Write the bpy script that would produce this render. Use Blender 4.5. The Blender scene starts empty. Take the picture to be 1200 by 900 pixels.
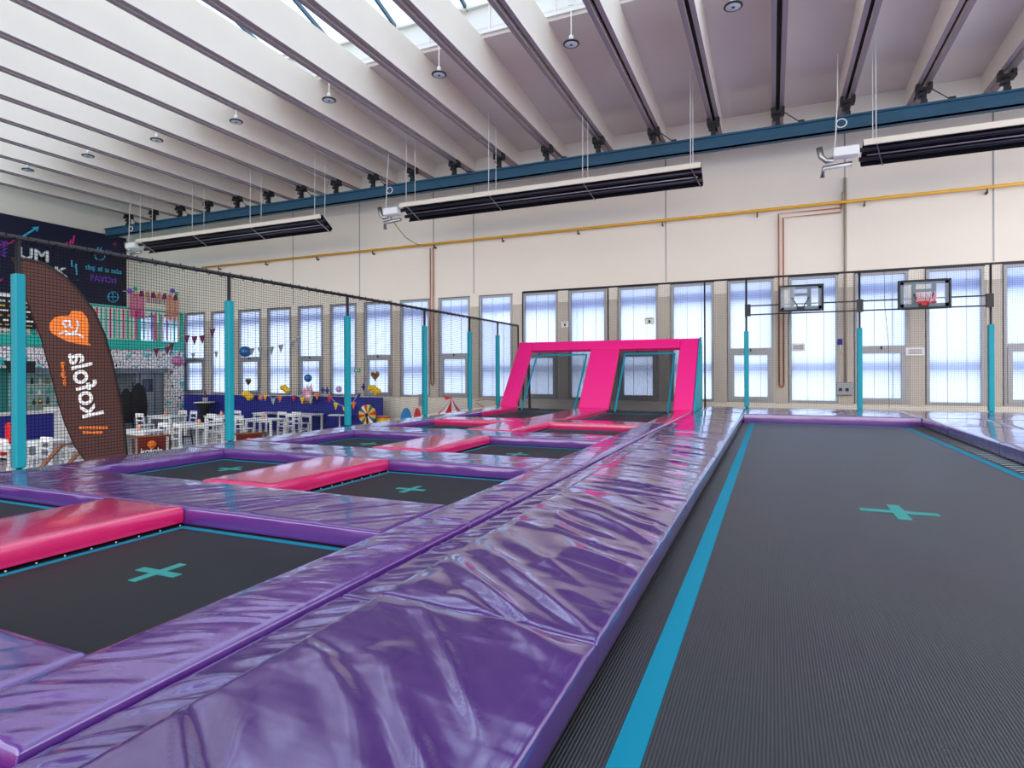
import bpy, math, random
from mathutils import Vector, Matrix, noise
random.seed(7)
R = math.radians
SC = bpy.context.scene
COL = SC.collection
# ------------------------------------------------------------------ camera constants
F, TH, HY, ROLL = 702.0, 0.40993, 435.2, -0.0042
CT, ST = math.cos(TH), math.sin(TH)
CAMZ = 1.0
ZF = -1.32           # hall floor, the trampoline deck top is Z = 0

def ray(px, py):
    x = (px - 600) / F; y = (py - HY) / F
    cr, sr = math.cos(-ROLL), math.sin(-ROLL)
    x, y = x * cr - y * sr, x * sr + y * cr
    return Vector((x * CT - ST, x * ST + CT, -y))
def onY(px, py, Y):
    r = ray(px, py); t = Y / r.y; return Vector((r.x * t, Y, CAMZ + r.z * t))
def onX(px, py, X):
    r = ray(px, py); t = X / r.x; return Vector((X, r.y * t, CAMZ + r.z * t))
def onZ(px, py, Z):
    r = ray(px, py); t = (Z - CAMZ) / r.z; return Vector((r.x * t, r.y * t, Z))

# ------------------------------------------------------------------ materials
MATS = {}
def hexc(h):
    h = h.lstrip('#'); v = [int(h[i:i+2], 16) / 255 for i in (0, 2, 4)]
    return tuple((x / 12.92 if x <= .04045 else ((x + .055) / 1.055) ** 2.4) for x in v) + (1,)
def mat(name, col, rough=.5, metal=0., spec=.5, bump=None, var=None, emis=None, coat=0., tint=None):
    if name in MATS: return MATS[name]
    m = bpy.data.materials.new(name); m.use_nodes = True
    nt = m.node_tree; b = nt.nodes['Principled BSDF']
    c = hexc(col) if isinstance(col, str) else tuple(col) + (1,)
    b.inputs['Base Color'].default_value = c
    b.inputs['Roughness'].default_value = rough
    b.inputs['Metallic'].default_value = metal
    b.inputs['Specular IOR Level'].default_value = spec
    b.inputs['Coat Weight'].default_value = coat
    b.inputs['Coat Roughness'].default_value = .1; b.inputs['Coat IOR'].default_value = 1.7
    if tint: b.inputs['Specular Tint'].default_value = tuple(tint) + (1,)
    geo = nt.nodes.new('ShaderNodeNewGeometry')
    if var:
        # var = (scale, amount, stretch)
        n = nt.nodes.new('ShaderNodeTexNoise'); n.inputs['Scale'].default_value = var[0]; n.inputs['Detail'].default_value = 5
        mp = nt.nodes.new('ShaderNodeMapping'); mp.inputs['Scale'].default_value = var[2] if len(var) > 2 else (1, 1, 1)
        nt.links.new(geo.outputs['Position'], mp.inputs['Vector']); nt.links.new(mp.outputs[0], n.inputs['Vector'])
        mx = nt.nodes.new('ShaderNodeMix'); mx.data_type = 'RGBA'
        mx.inputs['A'].default_value = tuple(x * (1 - var[1]) for x in c[:3]) + (1,)
        mx.inputs['B'].default_value = tuple(min(1, x * (1 + var[1])) for x in c[:3]) + (1,)
        nt.links.new(n.outputs['Fac'], mx.inputs['Factor']); nt.links.new(mx.outputs['Result'], b.inputs['Base Color'])
    if bump:
        # bump = list of (scale, strength, distance, stretch)
        prev = None
        for sc, st, dist, strt in bump:
            n = nt.nodes.new('ShaderNodeTexNoise'); n.inputs['Scale'].default_value = sc; n.inputs['Detail'].default_value = 2
            n.inputs['Distortion'].default_value = .4
            mp = nt.nodes.new('ShaderNodeMapping'); mp.inputs['Scale'].default_value = strt; mp.inputs['Rotation'].default_value = (0, 0, .35)
            nt.links.new(geo.outputs['Position'], mp.inputs['Vector']); nt.links.new(mp.outputs[0], n.inputs['Vector'])
            bp = nt.nodes.new('ShaderNodeBump'); bp.inputs['Strength'].default_value = st; bp.inputs['Distance'].default_value = dist
            nt.links.new(n.outputs['Fac'], bp.inputs['Height'])
            if prev: nt.links.new(prev.outputs[0], bp.inputs['Normal'])
            prev = bp
        nt.links.new(prev.outputs[0], b.inputs['Normal'])
    if emis:
        b.inputs['Emission Color'].default_value = c; b.inputs['Emission Strength'].default_value = emis
    MATS[name] = m
    return m

VB = [(2.2, .4, .03, (.6, 3.0, 1))]
purple = mat('purple_vinyl', '#582b80', .19, bump=VB, coat=.9, spec=1., tint=(.85, .72, 1.))
violetv = mat('deep_purple_vinyl', '#42196e', .18, bump=[(2.6, .25, .02, (.5, 3.0, 1))], coat=1., spec=1., tint=(.85, .72, 1.))
pink = mat('pink_vinyl', '#cc1262', .2, bump=[(1.2, .3, .04, (1, 1.6, 1))], coat=.7, spec=.8)
pinkramp = mat('bright_pink_vinyl', '#ee1a84', .38, bump=[(1.2, .3, .03, (1, 1.6, 1))])
teal = mat('teal_vinyl', '#0093a4', .45, spec=.3, bump=[(7, .3, .01, (1, 1, .6))])
tape = mat('turquoise_tape', '#02829e', .7, spec=.2)
crossm = mat('green_cross_tape', '#2b8c88', .7)
blackp = mat('black_metal', '#1c1c22', .5)
deckm = mat('dark_deck', '#121216', .8)
netm = mat('black_cord', '#15151a', .9, spec=.1)
steel = mat('steel', '#b8b8b8', .3, metal=1)
wallm = mat('cream_plaster', '#efe6d9', .85, var=(.5, .05))
pierm = mat('pier_shade_grey', '#c9bfb2', .8, var=(1.5, .08))
concm = mat('whitewashed_concrete', '#f3e7da', .85, var=(.8, .06), bump=[(14, .15, .01, (1, 1, 1))])
slabm = mat('painted_roof_slab', '#e0d6d3', .9, var=(.6, .09))
floorm = mat('grey_floor', '#8e8c90', .35, var=(1, .08))
framem = mat('grey_window_frame', '#9c9ca0', .4, metal=.3)
darkframe = mat('dark_frame_edge', '#3c3f46', .5)
beamb = mat('blue_steel_paint', '#1f5470', .5, var=(2, .35, (.4, 1, 3)))
yell = mat('yellow_pipe_paint', '#e0a51c', .4)
copper = mat('copper_pipe', '#b06a4a', .4, metal=.4)
whitem = mat('white_plastic', '#f2f2f2', .45)
whitemet = mat('white_metal', '#e8e6e2', .4)
creammet = mat('cream_reflector', '#e6dccb', .4)
brown = mat('brown_flag_cloth', '#4a2720', .8)
brownd = mat('dark_brown_hem', '#2a1510', .8)
orange = mat('orange_print', '#f07a22', .7)
whiteprint = mat('white_print', '#efeff2', .7)
navy = mat('navy_panel', '#1e2488', .6)
signm = mat('night_blue_board', '#0c1034', .6)
bluerail = mat('blue_outside_rail', '#0f50c4', .6)
wood = mat('warm_wood', '#8a5230', .5, var=(6, .25))
red = mat('red_plastic', '#d8222a', .45)
yel = mat('yellow_plastic', '#efc21e', .45)
blu = mat('blue_plastic', '#1f86c8', .4)
gold = mat('gold_foil', '#c89a50', .25, metal=.8)
foilblue = mat('blue_foil', '#2c6fa8', .25, metal=.35)
foilpink = mat('pink_foil', '#dcaab4', .3, metal=.3)
lilac = mat('lilac_foil', '#c8a0d8', .35)
silverf = mat('silver_card', '#9a9ca4', .4, metal=.3)
maroon = mat('plum_card', '#6a2346', .7)
tealp = mat('teal_paint', '#1ab8a8', .5)
greyk = mat('grey_blue_panel', '#8b97a6', .5, var=(1.2, .1))
greenm = mat('green_plastic', '#2a9a6a', .5)
paper = mat('white_paper', '#f4f2f2', .8)
ink = mat('dark_ink', '#40404a', .8)

def doodle():
    m = bpy.data.materials.new('doodle_print'); m.use_nodes = True; nt = m.node_tree; b = nt.nodes['Principled BSDF']
    geo = nt.nodes.new('ShaderNodeNewGeometry')
    v = nt.nodes.new('ShaderNodeTexVoronoi'); v.feature = 'DISTANCE_TO_EDGE'; v.inputs['Scale'].default_value = 6.5
    nt.links.new(geo.outputs['Position'], v.inputs['Vector'])
    r = nt.nodes.new('ShaderNodeValToRGB'); r.color_ramp.elements[0].position = .03; r.color_ramp.elements[0].color = (.03, .03, .05, 1)
    r.color_ramp.elements[1].position = .05; r.color_ramp.elements[1].color = (.8, .8, .84, 1)
    nt.links.new(v.outputs['Distance'], r.inputs[0])
    n = nt.nodes.new('ShaderNodeTexNoise'); n.inputs['Scale'].default_value = 2.5; nt.links.new(geo.outputs['Position'], n.inputs['Vector'])
    r2 = nt.nodes.new('ShaderNodeValToRGB'); r2.color_ramp.elements[0].position = .6; r2.color_ramp.elements[0].color = (0, 0, 0, 1)
    r2.color_ramp.elements[1].position = .63; r2.color_ramp.elements[1].color = (1, 1, 1, 1)
    nt.links.new(n.outputs['Fac'], r2.inputs[0])
    mx = nt.nodes.new('ShaderNodeMix'); mx.data_type = 'RGBA'; mx.inputs['B'].default_value = (.03, .5, .5, 1)
    nt.links.new(r2.outputs[0], mx.inputs['Factor']); nt.links.new(r.outputs[0], mx.inputs['A'])
    nt.links.new(mx.outputs['Result'], b.inputs['Base Color']); b.inputs['Roughness'].default_value = .7
    return m
doodlem = doodle()

def mat_weave():
    m = bpy.data.materials.new('woven_black_bed'); m.use_nodes = True; nt = m.node_tree; b = nt.nodes['Principled BSDF']
    geo = nt.nodes.new('ShaderNodeNewGeometry')
    w = nt.nodes.new('ShaderNodeTexWave'); w.wave_type = 'BANDS'; w.bands_direction = 'X'; w.inputs['Scale'].default_value = 26
    w.inputs['Distortion'].default_value = .15; w.inputs['Detail'].default_value = 1
    nt.links.new(geo.outputs['Position'], w.inputs['Vector'])
    n = nt.nodes.new('ShaderNodeTexNoise'); n.inputs['Scale'].default_value = 1.3; n.inputs['Detail'].default_value = 6
    nt.links.new(geo.outputs['Position'], n.inputs['Vector'])
    r = nt.nodes.new('ShaderNodeValToRGB'); r.color_ramp.elements[0].color = (.013, .014, .019, 1); r.color_ramp.elements[1].color = (.046, .048, .056, 1)
    nt.links.new(w.outputs['Fac'], r.inputs[0])
    mx = nt.nodes.new('ShaderNodeMix'); mx.data_type = 'RGBA'; mx.blend_type = 'MULTIPLY'; mx.inputs['Factor'].default_value = .5
    nt.links.new(r.outputs[0], mx.inputs['A']); nt.links.new(n.outputs['Color'], mx.inputs['B'])
    mx2 = nt.nodes.new('ShaderNodeMix'); mx2.data_type = 'RGBA'; mx2.blend_type = 'ADD'; mx2.inputs['Factor'].default_value = .008
    nt.links.new(mx.outputs['Result'], mx2.inputs['A']); mx2.inputs['B'].default_value = (.3, .32, .36, 1)
    nt.links.new(mx2.outputs['Result'], b.inputs['Base Color'])
    bp = nt.nodes.new('ShaderNodeBump'); bp.inputs['Strength'].default_value = .5; bp.inputs['Distance'].default_value = .003
    nt.links.new(w.outputs['Fac'], bp.inputs['Height']); nt.links.new(bp.outputs[0], b.inputs['Normal'])
    b.inputs['Roughness'].default_value = .45
    return m
bedm = mat_weave()
bedflat = mat('black_jumping_bed', '#1f2025', .6, spec=.3, var=(2, .2))

def see_through(name, col, rough, trans, tint=(1, 1, 1), translucent=False):
    m = bpy.data.materials.new(name); m.use_nodes = True; nt = m.node_tree
    out = nt.nodes['Material Output']; nt.nodes.remove(nt.nodes['Principled BSDF'])
    t = nt.nodes.new('ShaderNodeBsdfTransparent'); t.inputs[0].default_value = tuple(tint) + (1,)
    if translucent: d = nt.nodes.new('ShaderNodeBsdfTranslucent')
    else:
        d = nt.nodes.new('ShaderNodeBsdfPrincipled'); d.inputs['Roughness'].default_value = rough
    d.inputs[0].default_value = tuple(col) + (1,)
    mx = nt.nodes.new('ShaderNodeMixShader'); mx.inputs[0].default_value = trans
    nt.links.new(d.outputs[0], mx.inputs[1]); nt.links.new(t.outputs[0], mx.inputs[2]); nt.links.new(mx.outputs[0], out.inputs[0])
    return m
panem = see_through('frosted_window_sheet', (.86, .905, .99), .3, .36, (.87, .92, 1), translucent=True)
glassm = see_through('clear_skylight_glass', (.6, .7, .8), .05, .93, (.84, .885, .90))
meshbed = see_through('see_through_black_mesh', (.02, .022, .027), .6, .6)
acryl = see_through('clear_acrylic', (.8, .85, .9), .1, .8)
filmm = see_through('crumpled_clear_film', (.85, .88, .9), .12, .8)

# ------------------------------------------------------------------ mesh builder
class MB:
    def __init__(s): s.v = []; s.f = []; s.mi = []; s.sm = []; s.cur = 0; s.smooth = False
    def add(s, vs, fs):
        o = len(s.v); s.v += [Vector(v) for v in vs]
        for f in fs: s.f.append([o + i for i in f]); s.mi.append(s.cur); s.sm.append(s.smooth)
    def box(s, a, b):
        x0, y0, z0 = [min(a[i], b[i]) for i in range(3)]; x1, y1, z1 = [max(a[i], b[i]) for i in range(3)]
        s.add([(x0,y0,z0),(x1,y0,z0),(x1,y1,z0),(x0,y1,z0),(x0,y0,z1),(x1,y0,z1),(x1,y1,z1),(x0,y1,z1)],
              [(0,3,2,1),(4,5,6,7),(0,1,5,4),(1,2,6,5),(2,3,7,6),(3,0,4,7)])
        return s
    def bbox(s, a, b, r=.01):      # box with chamfered edges
        x0, y0, z0 = [min(a[i], b[i]) for i in range(3)]; x1, y1, z1 = [max(a[i], b[i]) for i in range(3)]
        r = min(r, (x1-x0)*.45, (y1-y0)*.45, (z1-z0)*.45)
        V = []
        for z, i in ((z0, r), (z0 + r, 0), (z1 - r, 0), (z1, r)):
            for (x, y, sx, sy) in ((x0,y0,1,1),(x1,y0,-1,1),(x1,y1,-1,-1),(x0,y1,1,-1)):
                if i == 0: V += ([(x + sx*r*.0, y + sy*r, z), (x + sx*r, y, z)] if (sx*sy > 0) else [(x + sx*r, y, z), (x, y + sy*r, z)])
                else: V += ([(x + sx*r, y + sy*r*1.4, z), (x + sx*r*1.4, y + sy*r, z)] if (sx*sy > 0) else [(x + sx*r*1.4, y + sy*r, z), (x + sx*r, y + sy*r*1.4, z)])
        Fs = [tuple(reversed(range(8))), tuple(range(24, 32))]
        for k in range(3):
            for j in range(8): Fs.append((k*8+j, k*8+(j+1)%8, (k+1)*8+(j+1)%8, (k+1)*8+j))
        s.add(V, Fs); return s
    def hexa(s, p):                # 8 corners, same order as box
        s.add(p, [(0,3,2,1),(4,5,6,7),(0,1,5,4),(1,2,6,5),(2,3,7,6),(3,0,4,7)]); return s
    def bar(s, a, b, w, h=None, up=(0, 0, 1)):
        a = Vector(a); b = Vector(b); h = h or w; d = (b - a).normalized(); up = Vector(up)
        if abs(d.dot(up)) > .95: up = Vector((0, 1, 0))
        sx = d.cross(up).normalized() * w / 2; sz = sx.cross(d).normalized() * h / 2
        s.hexa([a-sx-sz, a+sx-sz, b+sx-sz, b-sx-sz, a-sx+sz, a+sx+sz, b+sx+sz, b-sx+sz]); return s
    def tube(s, pts, r, n=8, caps=True):
        pts = [Vector(p) for p in pts]; rs = r if isinstance(r, (list, tuple)) else [r] * len(pts)
        V = []; pu = None
        for i, p in enumerate(pts):
            d = (pts[min(i+1, len(pts)-1)] - pts[max(i-1, 0)])
            d = d.normalized() if d.length > 1e-9 else Vector((0, 0, 1))
            if pu is None: pu = Vector((0, 0, 1)) if abs(d.z) < .9 else Vector((1, 0, 0))
            u = (pu - d * pu.dot(d)).normalized(); w = d.cross(u); pu = u
            for k in range(n):
                a = 2 * math.pi * k / n; V.append(p + (u * math.cos(a) + w * math.sin(a)) * rs[i])
        Fs = []
        for i in range(len(pts) - 1):
            for k in range(n): Fs.append((i*n+k, i*n+(k+1)%n, (i+1)*n+(k+1)%n, (i+1)*n+k))
        if caps: Fs += [tuple(reversed(range(n))), tuple(range((len(pts)-1)*n, len(pts)*n))]
        sm = s.smooth; s.smooth = n > 5; s.add(V, Fs); s.smooth = sm; return s
    def lathe(s, c, prof, n=20, axis='z', sx=1, sy=1):
        c = Vector(c); V = []; Fs = []
        for r, h in prof:
            for k in range(n):
                a = 2 * math.pi * k / n; x, y = r * math.cos(a) * sx, r * math.sin(a) * sy
                V.append(c + (Vector((x, y, h)) if axis == 'z' else Vector((x, h, y)) if axis == 'y' else Vector((h, x, y))))
        for i in range(len(prof) - 1):
            for k in range(n): Fs.append((i*n+k, i*n+(k+1)%n, (i+1)*n+(k+1)%n, (i+1)*n+k))
        Fs += [tuple(reversed(range(n))), tuple(range((len(prof)-1)*n, len(prof)*n))]
        sm = s.smooth; s.smooth = True; s.add(V, Fs); s.smooth = sm; return s
    def ball(s, c, r, sx=1, sy=1, sz=1, n=16):
        pr = [(max(.001, r * math.sin(math.pi * i / 10)), -r * sz * math.cos(math.pi * i / 10)) for i in range(11)]
        return s.lathe(c, pr, n, 'z', sx, sy)
    def poly(s, pts, ex):          # planar polygon extruded by vector ex
        n = len(pts); ex = Vector(ex); P = [Vector(p) for p in pts]
        s.add(P + [p + ex for p in P], [tuple(range(n)), tuple(reversed(range(n, 2*n)))] + [(i, (i+1) % n, n+(i+1) % n, n+i) for i in range(n)]); return s
    def build(s, name, m, parent=None, origin=None, world=False):
        me = bpy.data.meshes.new(name)
        o0 = Vector(origin) if origin is not None else Vector((0, 0, 0))
        if origin is None and parent is None and s.v:
            xs = [v.x for v in s.v]; ys = [v.y for v in s.v]; zs = [v.z for v in s.v]
            o0 = Vector(((min(xs)+max(xs))/2, (min(ys)+max(ys))/2, min(zs)))
        if parent is not None and world: o0 = parent.location.copy() if parent.parent is None else parent.parent.location.copy()
        me.from_pydata([tuple(v - o0) for v in s.v], [], s.f)
        ms = m if isinstance(m, (list, tuple)) else [m]
        for x in ms: me.materials.append(x)
        me.polygons.foreach_set('material_index', s.mi); me.polygons.foreach_set('use_smooth', s.sm)
        me.update()
        o = bpy.data.objects.new(name, me); COL.objects.link(o)
        if parent is not None: o.parent = parent
        else: o.location = o0
        return o
def tag(o, label=None, cat=None, group=None, kind=None):
    if label: o['label'] = label
    if cat: o['category'] = cat
    if group: o['group'] = group
    if kind: o['kind'] = kind
    return o
def thing(name, loc, label, cat, group=None, rz=0):
    o = bpy.data.objects.new(name, None); COL.objects.link(o); o.location = loc; o.rotation_euler = (0, 0, rz); o.empty_display_size = .1
    return tag(o, label, cat, group)
def copy_tree(o, parent=None):
    c = o.copy(); COL.objects.link(c)
    if parent is not None: c.parent = parent
    for ch in list(o.children): copy_tree(ch, c)
    return c
def P(mb, name, m, par, **k): return mb.build(name, m, par, world=True)   # world coordinates under an unrotated thing
def text_part(name, s, m, par, org, ax, up, w, h, depth=.006):
    """letters as mesh, fitted to a w x h box; org = lower left corner in world"""
    cu = bpy.data.curves.new(name, 'FONT'); cu.body = s; cu.extrude = 0.01; cu.offset = .028 if s != 'kofola' else .015; cu.resolution_u = 3
    t = bpy.data.objects.new(name, cu); COL.objects.link(t)
    dg = bpy.context.evaluated_depsgraph_get(); me = bpy.data.meshes.new_from_object(t.evaluated_get(dg))
    bpy.data.objects.remove(t); bpy.data.curves.remove(cu)
    xs = [v.co.x for v in me.vertices]; ys = [v.co.y for v in me.vertices]
    x0, x1, y0, y1 = min(xs), max(xs), min(ys), max(ys)
    ax = Vector(ax).normalized(); up = Vector(up).normalized(); nn = ax.cross(up)
    o0 = par.location if par.parent is None else par.parent.location
    for v in me.vertices:
        a = (v.co.x - x0) / (x1 - x0) * w; b = (v.co.y - y0) / (y1 - y0) * h; z = v.co.z / .01 * depth
        v.co = Vector(org) + ax * a + up * b + nn * z - o0
    me.name = name; me.materials.clear(); me.materials.append(m)
    o = bpy.data.objects.new(name, me); COL.objects.link(o); o.parent = par
    return o

# ------------------------------------------------------------------ setting: walls, windows, floor
YW = 18.88; PITCH = 1.645; WX0 = .44; WW = 1.25; WZ0, WZ1 = .07, 3.64
XL = -28.0; XR = 12.0; YB = -5.0
ks = list(range(-17, 7))
mb = MB(); mb.cur = 0
mb.box((XL, YW, ZF), (XR, YW + .3, WZ0)); mb.box((XL, YW, WZ1), (XR, YW + .3, 9.0))
prev = XL
for k in ks:
    a = WX0 + PITCH * k; mb.box((prev, YW, WZ0), (a, YW + .3, WZ1)); prev = a + WW
mb.box((prev, YW, WZ0), (XR, YW + .3, WZ1))
mb.build('wall_back', wallm)['kind'] = 'structure'
mb = MB()
for x in (-17.93, -14.6, -11.3, -9.66, -3.0, 1.86, 5.18):
    mb.box((x - .018, YW - .006, 3.75), (x + .018, YW, 8.4))
mb.build('trim_1', framem)['kind'] = 'structure'
mb = MB()          # grey faces on the window piers, netting shade painted into their colour
for k in ks[:-1]:
    a = WX0 + PITCH * k + WW + .03; b = WX0 + PITCH * (k + 1) - .03
    mb.box((a, YW - .025, WZ0 - .02), (b, YW, WZ1 - .35))
mb.build('pier_shade', pierm)['kind'] = 'structure'
wi = 0
for k in ks:
    a = WX0 + PITCH * k; b = a + WW; wi += 1
    w = bpy.data.objects.new('window_%d' % wi, None); COL.objects.link(w); w.location = (a, YW, WZ0); w['kind'] = 'structure'
    m = MB(); fw = .07
    m.box((a, YW - .03, WZ0), (a + fw, YW + .12, WZ1)); m.box((b - fw, YW - .03, WZ0), (b, YW + .12, WZ1))
    m.box((a + fw, YW - .03, WZ1 - .06), (b - fw, YW + .12, WZ1)); m.box((a + fw, YW - .03, WZ0), (b - fw, YW + .12, WZ0 + .07))
    m.cur = 1; m.box((a - .012, YW - .035, WZ1), (b + .012, YW + .02, WZ1 + .03)); m.box((a - .015, YW - .034, WZ0), (a, YW, WZ1))
    P(m, 'window_frame', [framem, darkframe], w)
    m = MB(); m.box((a + fw, YW + .05, WZ0 + .07), (b - fw, YW + .06, WZ1 - .06)); P(m, 'window_pane', panem, w)
    m = MB()
    for t in (.36, .74):
        m.box((a + fw + (WW - 2*fw) * t - .006, YW + .035, WZ0 + .07), (a + fw + (WW - 2*fw) * t + .006, YW + .05, WZ1 - .06))
    P(m, 'glazing_bar', silverf, w)
    if k % 2:
        m = MB(); zt = 1.55
        m.box((a + fw, YW - .03, zt), (b - fw, YW + .08, zt + .1))
        m.box((a + fw, YW - .05, WZ0 + .07), (a + fw + .1, YW + .08, zt)); m.box((b - fw - .1, YW - .05, WZ0 + .07), (b - fw, YW + .08, zt))
        m.box((a + fw + .1, YW - .05, zt - .1), (b - fw - .1, YW + .08, zt)); m.box((a + fw + .1, YW - .05, WZ0 + .07), (b - fw - .1, YW + .08, WZ0 + .16))
        sash = P(m, 'window_sash', framem, w)
        m = MB(); m.box(((a + b) / 2 - .02, YW - .08, zt - .0), ((a + b) / 2 + .02, YW - .05, zt + .09)); P(m, 'window_handle', darkframe, sash)
# left end wall, rest of the shell
m = MB(); m.box((XL - .3, YB, ZF), (XL, YW + .3, 9.6)); m.build('wall_left', wallm)['kind'] = 'structure'
m = MB(); m.box((XL - .3, YB, ZF - .2), (XR + .5, YW + .3, ZF)); m.build('floor', floorm)['kind'] = 'structure'
ground = mat('outside_paving', '#c9c9cf', .9)
m = MB(); m.box((-160, -160, ZF - .6), (160, 160, ZF - .22)); m.build('outside_ground', ground)['kind'] = 'structure'
# outside blue rails seen through the frosted windows
for z0, z1, nm, lb in ((.98, 1.2, 'outside_rail', 'blue horizontal rail outside behind the lower part of the frosted windows'),
                       (3.08, 3.38, 'outside_rail', 'broad blue horizontal band outside behind the top of the frosted windows')):
    m = MB(); m.box((XL, YW + .24, z0), (XR, YW + .27, z1)); 
    for x in range(-27, 12, 3): m.box((x, YW + .31, ZF - .2), (x + .06, YW + .35, z1))
    tag(m.build(nm, bluerail), lb, 'rail')

# ------------------------------------------------------------------ roof
ZJ = 8.04
YS0, YS1 = 3.0, 12.8       # skylight opening
def zslab(y): return 8.50 + (YW - y) / (YW - YS1) * .42 if y > YS1 else 8.92
m = MB()
def slab(m, y0, y1):
    z0, z1 = zslab(y0), zslab(y1)
    m.hexa([(XL - .3, y0, z0), (XR, y0, z0), (XR, y1, z1), (XL - .3, y1, z1), (XL - .3, y0, z0 + .25), (XR, y0, z0 + .25), (XR, y1, z1 + .25), (XL - .3, y1, z1 + .25)])
slab(m, YS1, YW + .3)
m.hexa([(XL - .3, YB, 8.5), (XR, YB, 8.5), (XR, YS0, 8.92), (XL - .3, YS0, 8.92), (XL - .3, YB, 8.75), (XR, YB, 8.75), (XR, YS0, 9.17), (XL - .3, YS0, 9.17)])
m.build('ceiling', slabm)['kind'] = 'structure'
m = MB()                   # white skylight curb
m.box((XL, YS1, 9.17), (XR, YS1 + .12, 9.72)); m.box((XL, YS1 - .06, 9.0), (XR, YS1, 9.07)); m.box((XL, YS1 - .1, 9.66), (XR, YS1, 9.74))
m.box((XL, YS0 - .12, 9.17), (XR, YS0, 9.72))
x = XL + .5
while x < XR: m.box((x, YS1 - .05, 9.07), (x + .04, YS1, 9.66)); x += PITCH
m.build('trim_3', whitemet)['kind'] = 'structure'
RY, RZ = (YS0 + YS1) / 2, 11.2
sky = thing('skylight', (-8, RY, 9.7), 'long gabled glass skylight with dark blue bars above the roof beams', 'skylight')
m = MB()
m.poly([(XL, YS1, 9.74), (XR, YS1, 9.74), (XR, RY, RZ), (XL, RY, RZ)], (0, 0, .012)); m.poly([(XL, RY, RZ), (XR, RY, RZ), (XR, YS0, 9.74), (XL, YS0, 9.74)], (0, 0, .012))
P(m, 'glazing', glassm, sky)
barm = mat('blue_grey_glazing_bar', '#3f5e72', .5)
x = XL + .3
while x < XR:
    m = MB(); m.bar((x, YS1, 9.70), (x, RY, RZ - .04), .06, .1); m.bar((x, RY, RZ - .04), (x, YS0, 9.70), .06, .1); P(m, 'glazing_bar', barm, sky); x += 1.0
m = MB(); m.box((XL, RY - .05, RZ - .12), (XR, RY + .05, RZ)); P(m, 'ridge_bar', barm, sky)
for x in (-7.6, -12.6, -18.4, -4.2):       # white curved opener arms at the curb
    m = MB(); m.tube([(x, YS1 - .05, 9.6), (x + .25, YS1 - .7, 9.25), (x + .3, YS1 - 1.3, 9.1), (x + .15, YS1 - 1.8, 9.15)], .035, 6)
    m.tube([(x + .9, YS1 - .05, 9.65), (x + .5, YS1 - 1., 9.3), (x + .2, YS1 - 1.8, 9.15)], .03, 6); P(m, 'opener_arm', creammet, sky)
ordn = ['first', 'second', 'third', 'fourth', 'fifth', 'sixth', 'seventh', 'eighth', 'ninth', 'tenth', 'eleventh', 'twelfth', 'thirteenth', 'fourteenth', 'fifteenth', 'sixteenth', 'seventeenth']
JX = {}
for k in range(-17, 7):
    x = .16 + PITCH * k; JX[k] = x
    if x < XL + .3: continue
    m = MB()
    for sx in (-1, 1):
        a, b = (x + sx * .05, x + sx * .15)
        y = [YB, YS0, YS1, YW]
        zt = [8.5, 8.92, 8.92, 8.50]
        for i in range(3):
            x0, x1 = min(a, b), max(a, b)
            m.hexa([(x0, y[i], ZJ), (x1, y[i], ZJ), (x1, y[i+1], ZJ), (x0, y[i+1], ZJ), (x0, y[i], zt[i]), (x1, y[i], zt[i]), (x1, y[i+1], zt[i+1]), (x0, y[i+1], zt[i+1])])
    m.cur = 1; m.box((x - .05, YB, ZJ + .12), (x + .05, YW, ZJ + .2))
    m.cur = 2; m.box((x - .15, YB, ZJ - .012), (x - .05, YW, ZJ)); m.box((x + .05, YB, ZJ - .012), (x + .15, YW, ZJ))  # thin mauve strips under both legs, underside shade painted as colour
    o = m.build('roof_beam', [concm, deckm, mat('mauve_soffit_shade', '#9a8992', .7)])
    if k == 0: lb = 'whitewashed slotted roof beam that runs straight up the picture'
    elif k < 0: lb = 'whitewashed slotted roof beam, %s to the left of the upright-looking one' % ordn[-k - 1]
    else: lb = 'whitewashed slotted roof beam, %s to the right of the upright-looking one' % ordn[k - 1]
    tag(o, lb, 'roof beam', 'slotted concrete roof beams')
# blue crane beam along the window wall, with its clamps
bm = thing('crane_beam', (-8, 17.6, 7.14), 'long blue steel beam hung under the roof along the window wall', 'beam')
m = MB(); m.box((-27.6, 17.5, 7.14), (9, 17.54, 7.5)); m.box((-27.6, 17.5, 7.14), (9, 17.72, 7.18)); m.box((-27.6, 17.44, 7.47), (9, 17.76, 7.52)); P(m, 'girder', beamb, bm)
for k in range(-16, 6):
    x = JX[k]; m = MB()
    m.box((x - .06, 17.5, 7.52), (x + .06, 17.7, 7.62)); m.box((x - .16, 17.46, 7.84), (x + .16, 17.74, 7.92))
    m.box((x - .05, 17.54, 7.6), (x + .05, 17.66, 7.9)); m.box((x - .17, 17.5, 7.9), (x - .1, 17.7, 8.03)); m.box((x + .1, 17.5, 7.9), (x + .17, 17.7, 8.03))
    m.box((x - .12, 17.5, 7.72), (x + .02, 17.7, 7.78)); P(m, 'hanger_clamp', blackp, bm)
    if k % 2 == 0:
        m = MB(); m.tube([(x + .1, 17.6, 7.95), (x + .55, 17.6, 7.56)], .014, 5); m.box((x + .5, 17.52, 7.52), (x + .64, 17.66, 7.6)); P(m, 'brace', blackp, bm)
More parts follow.
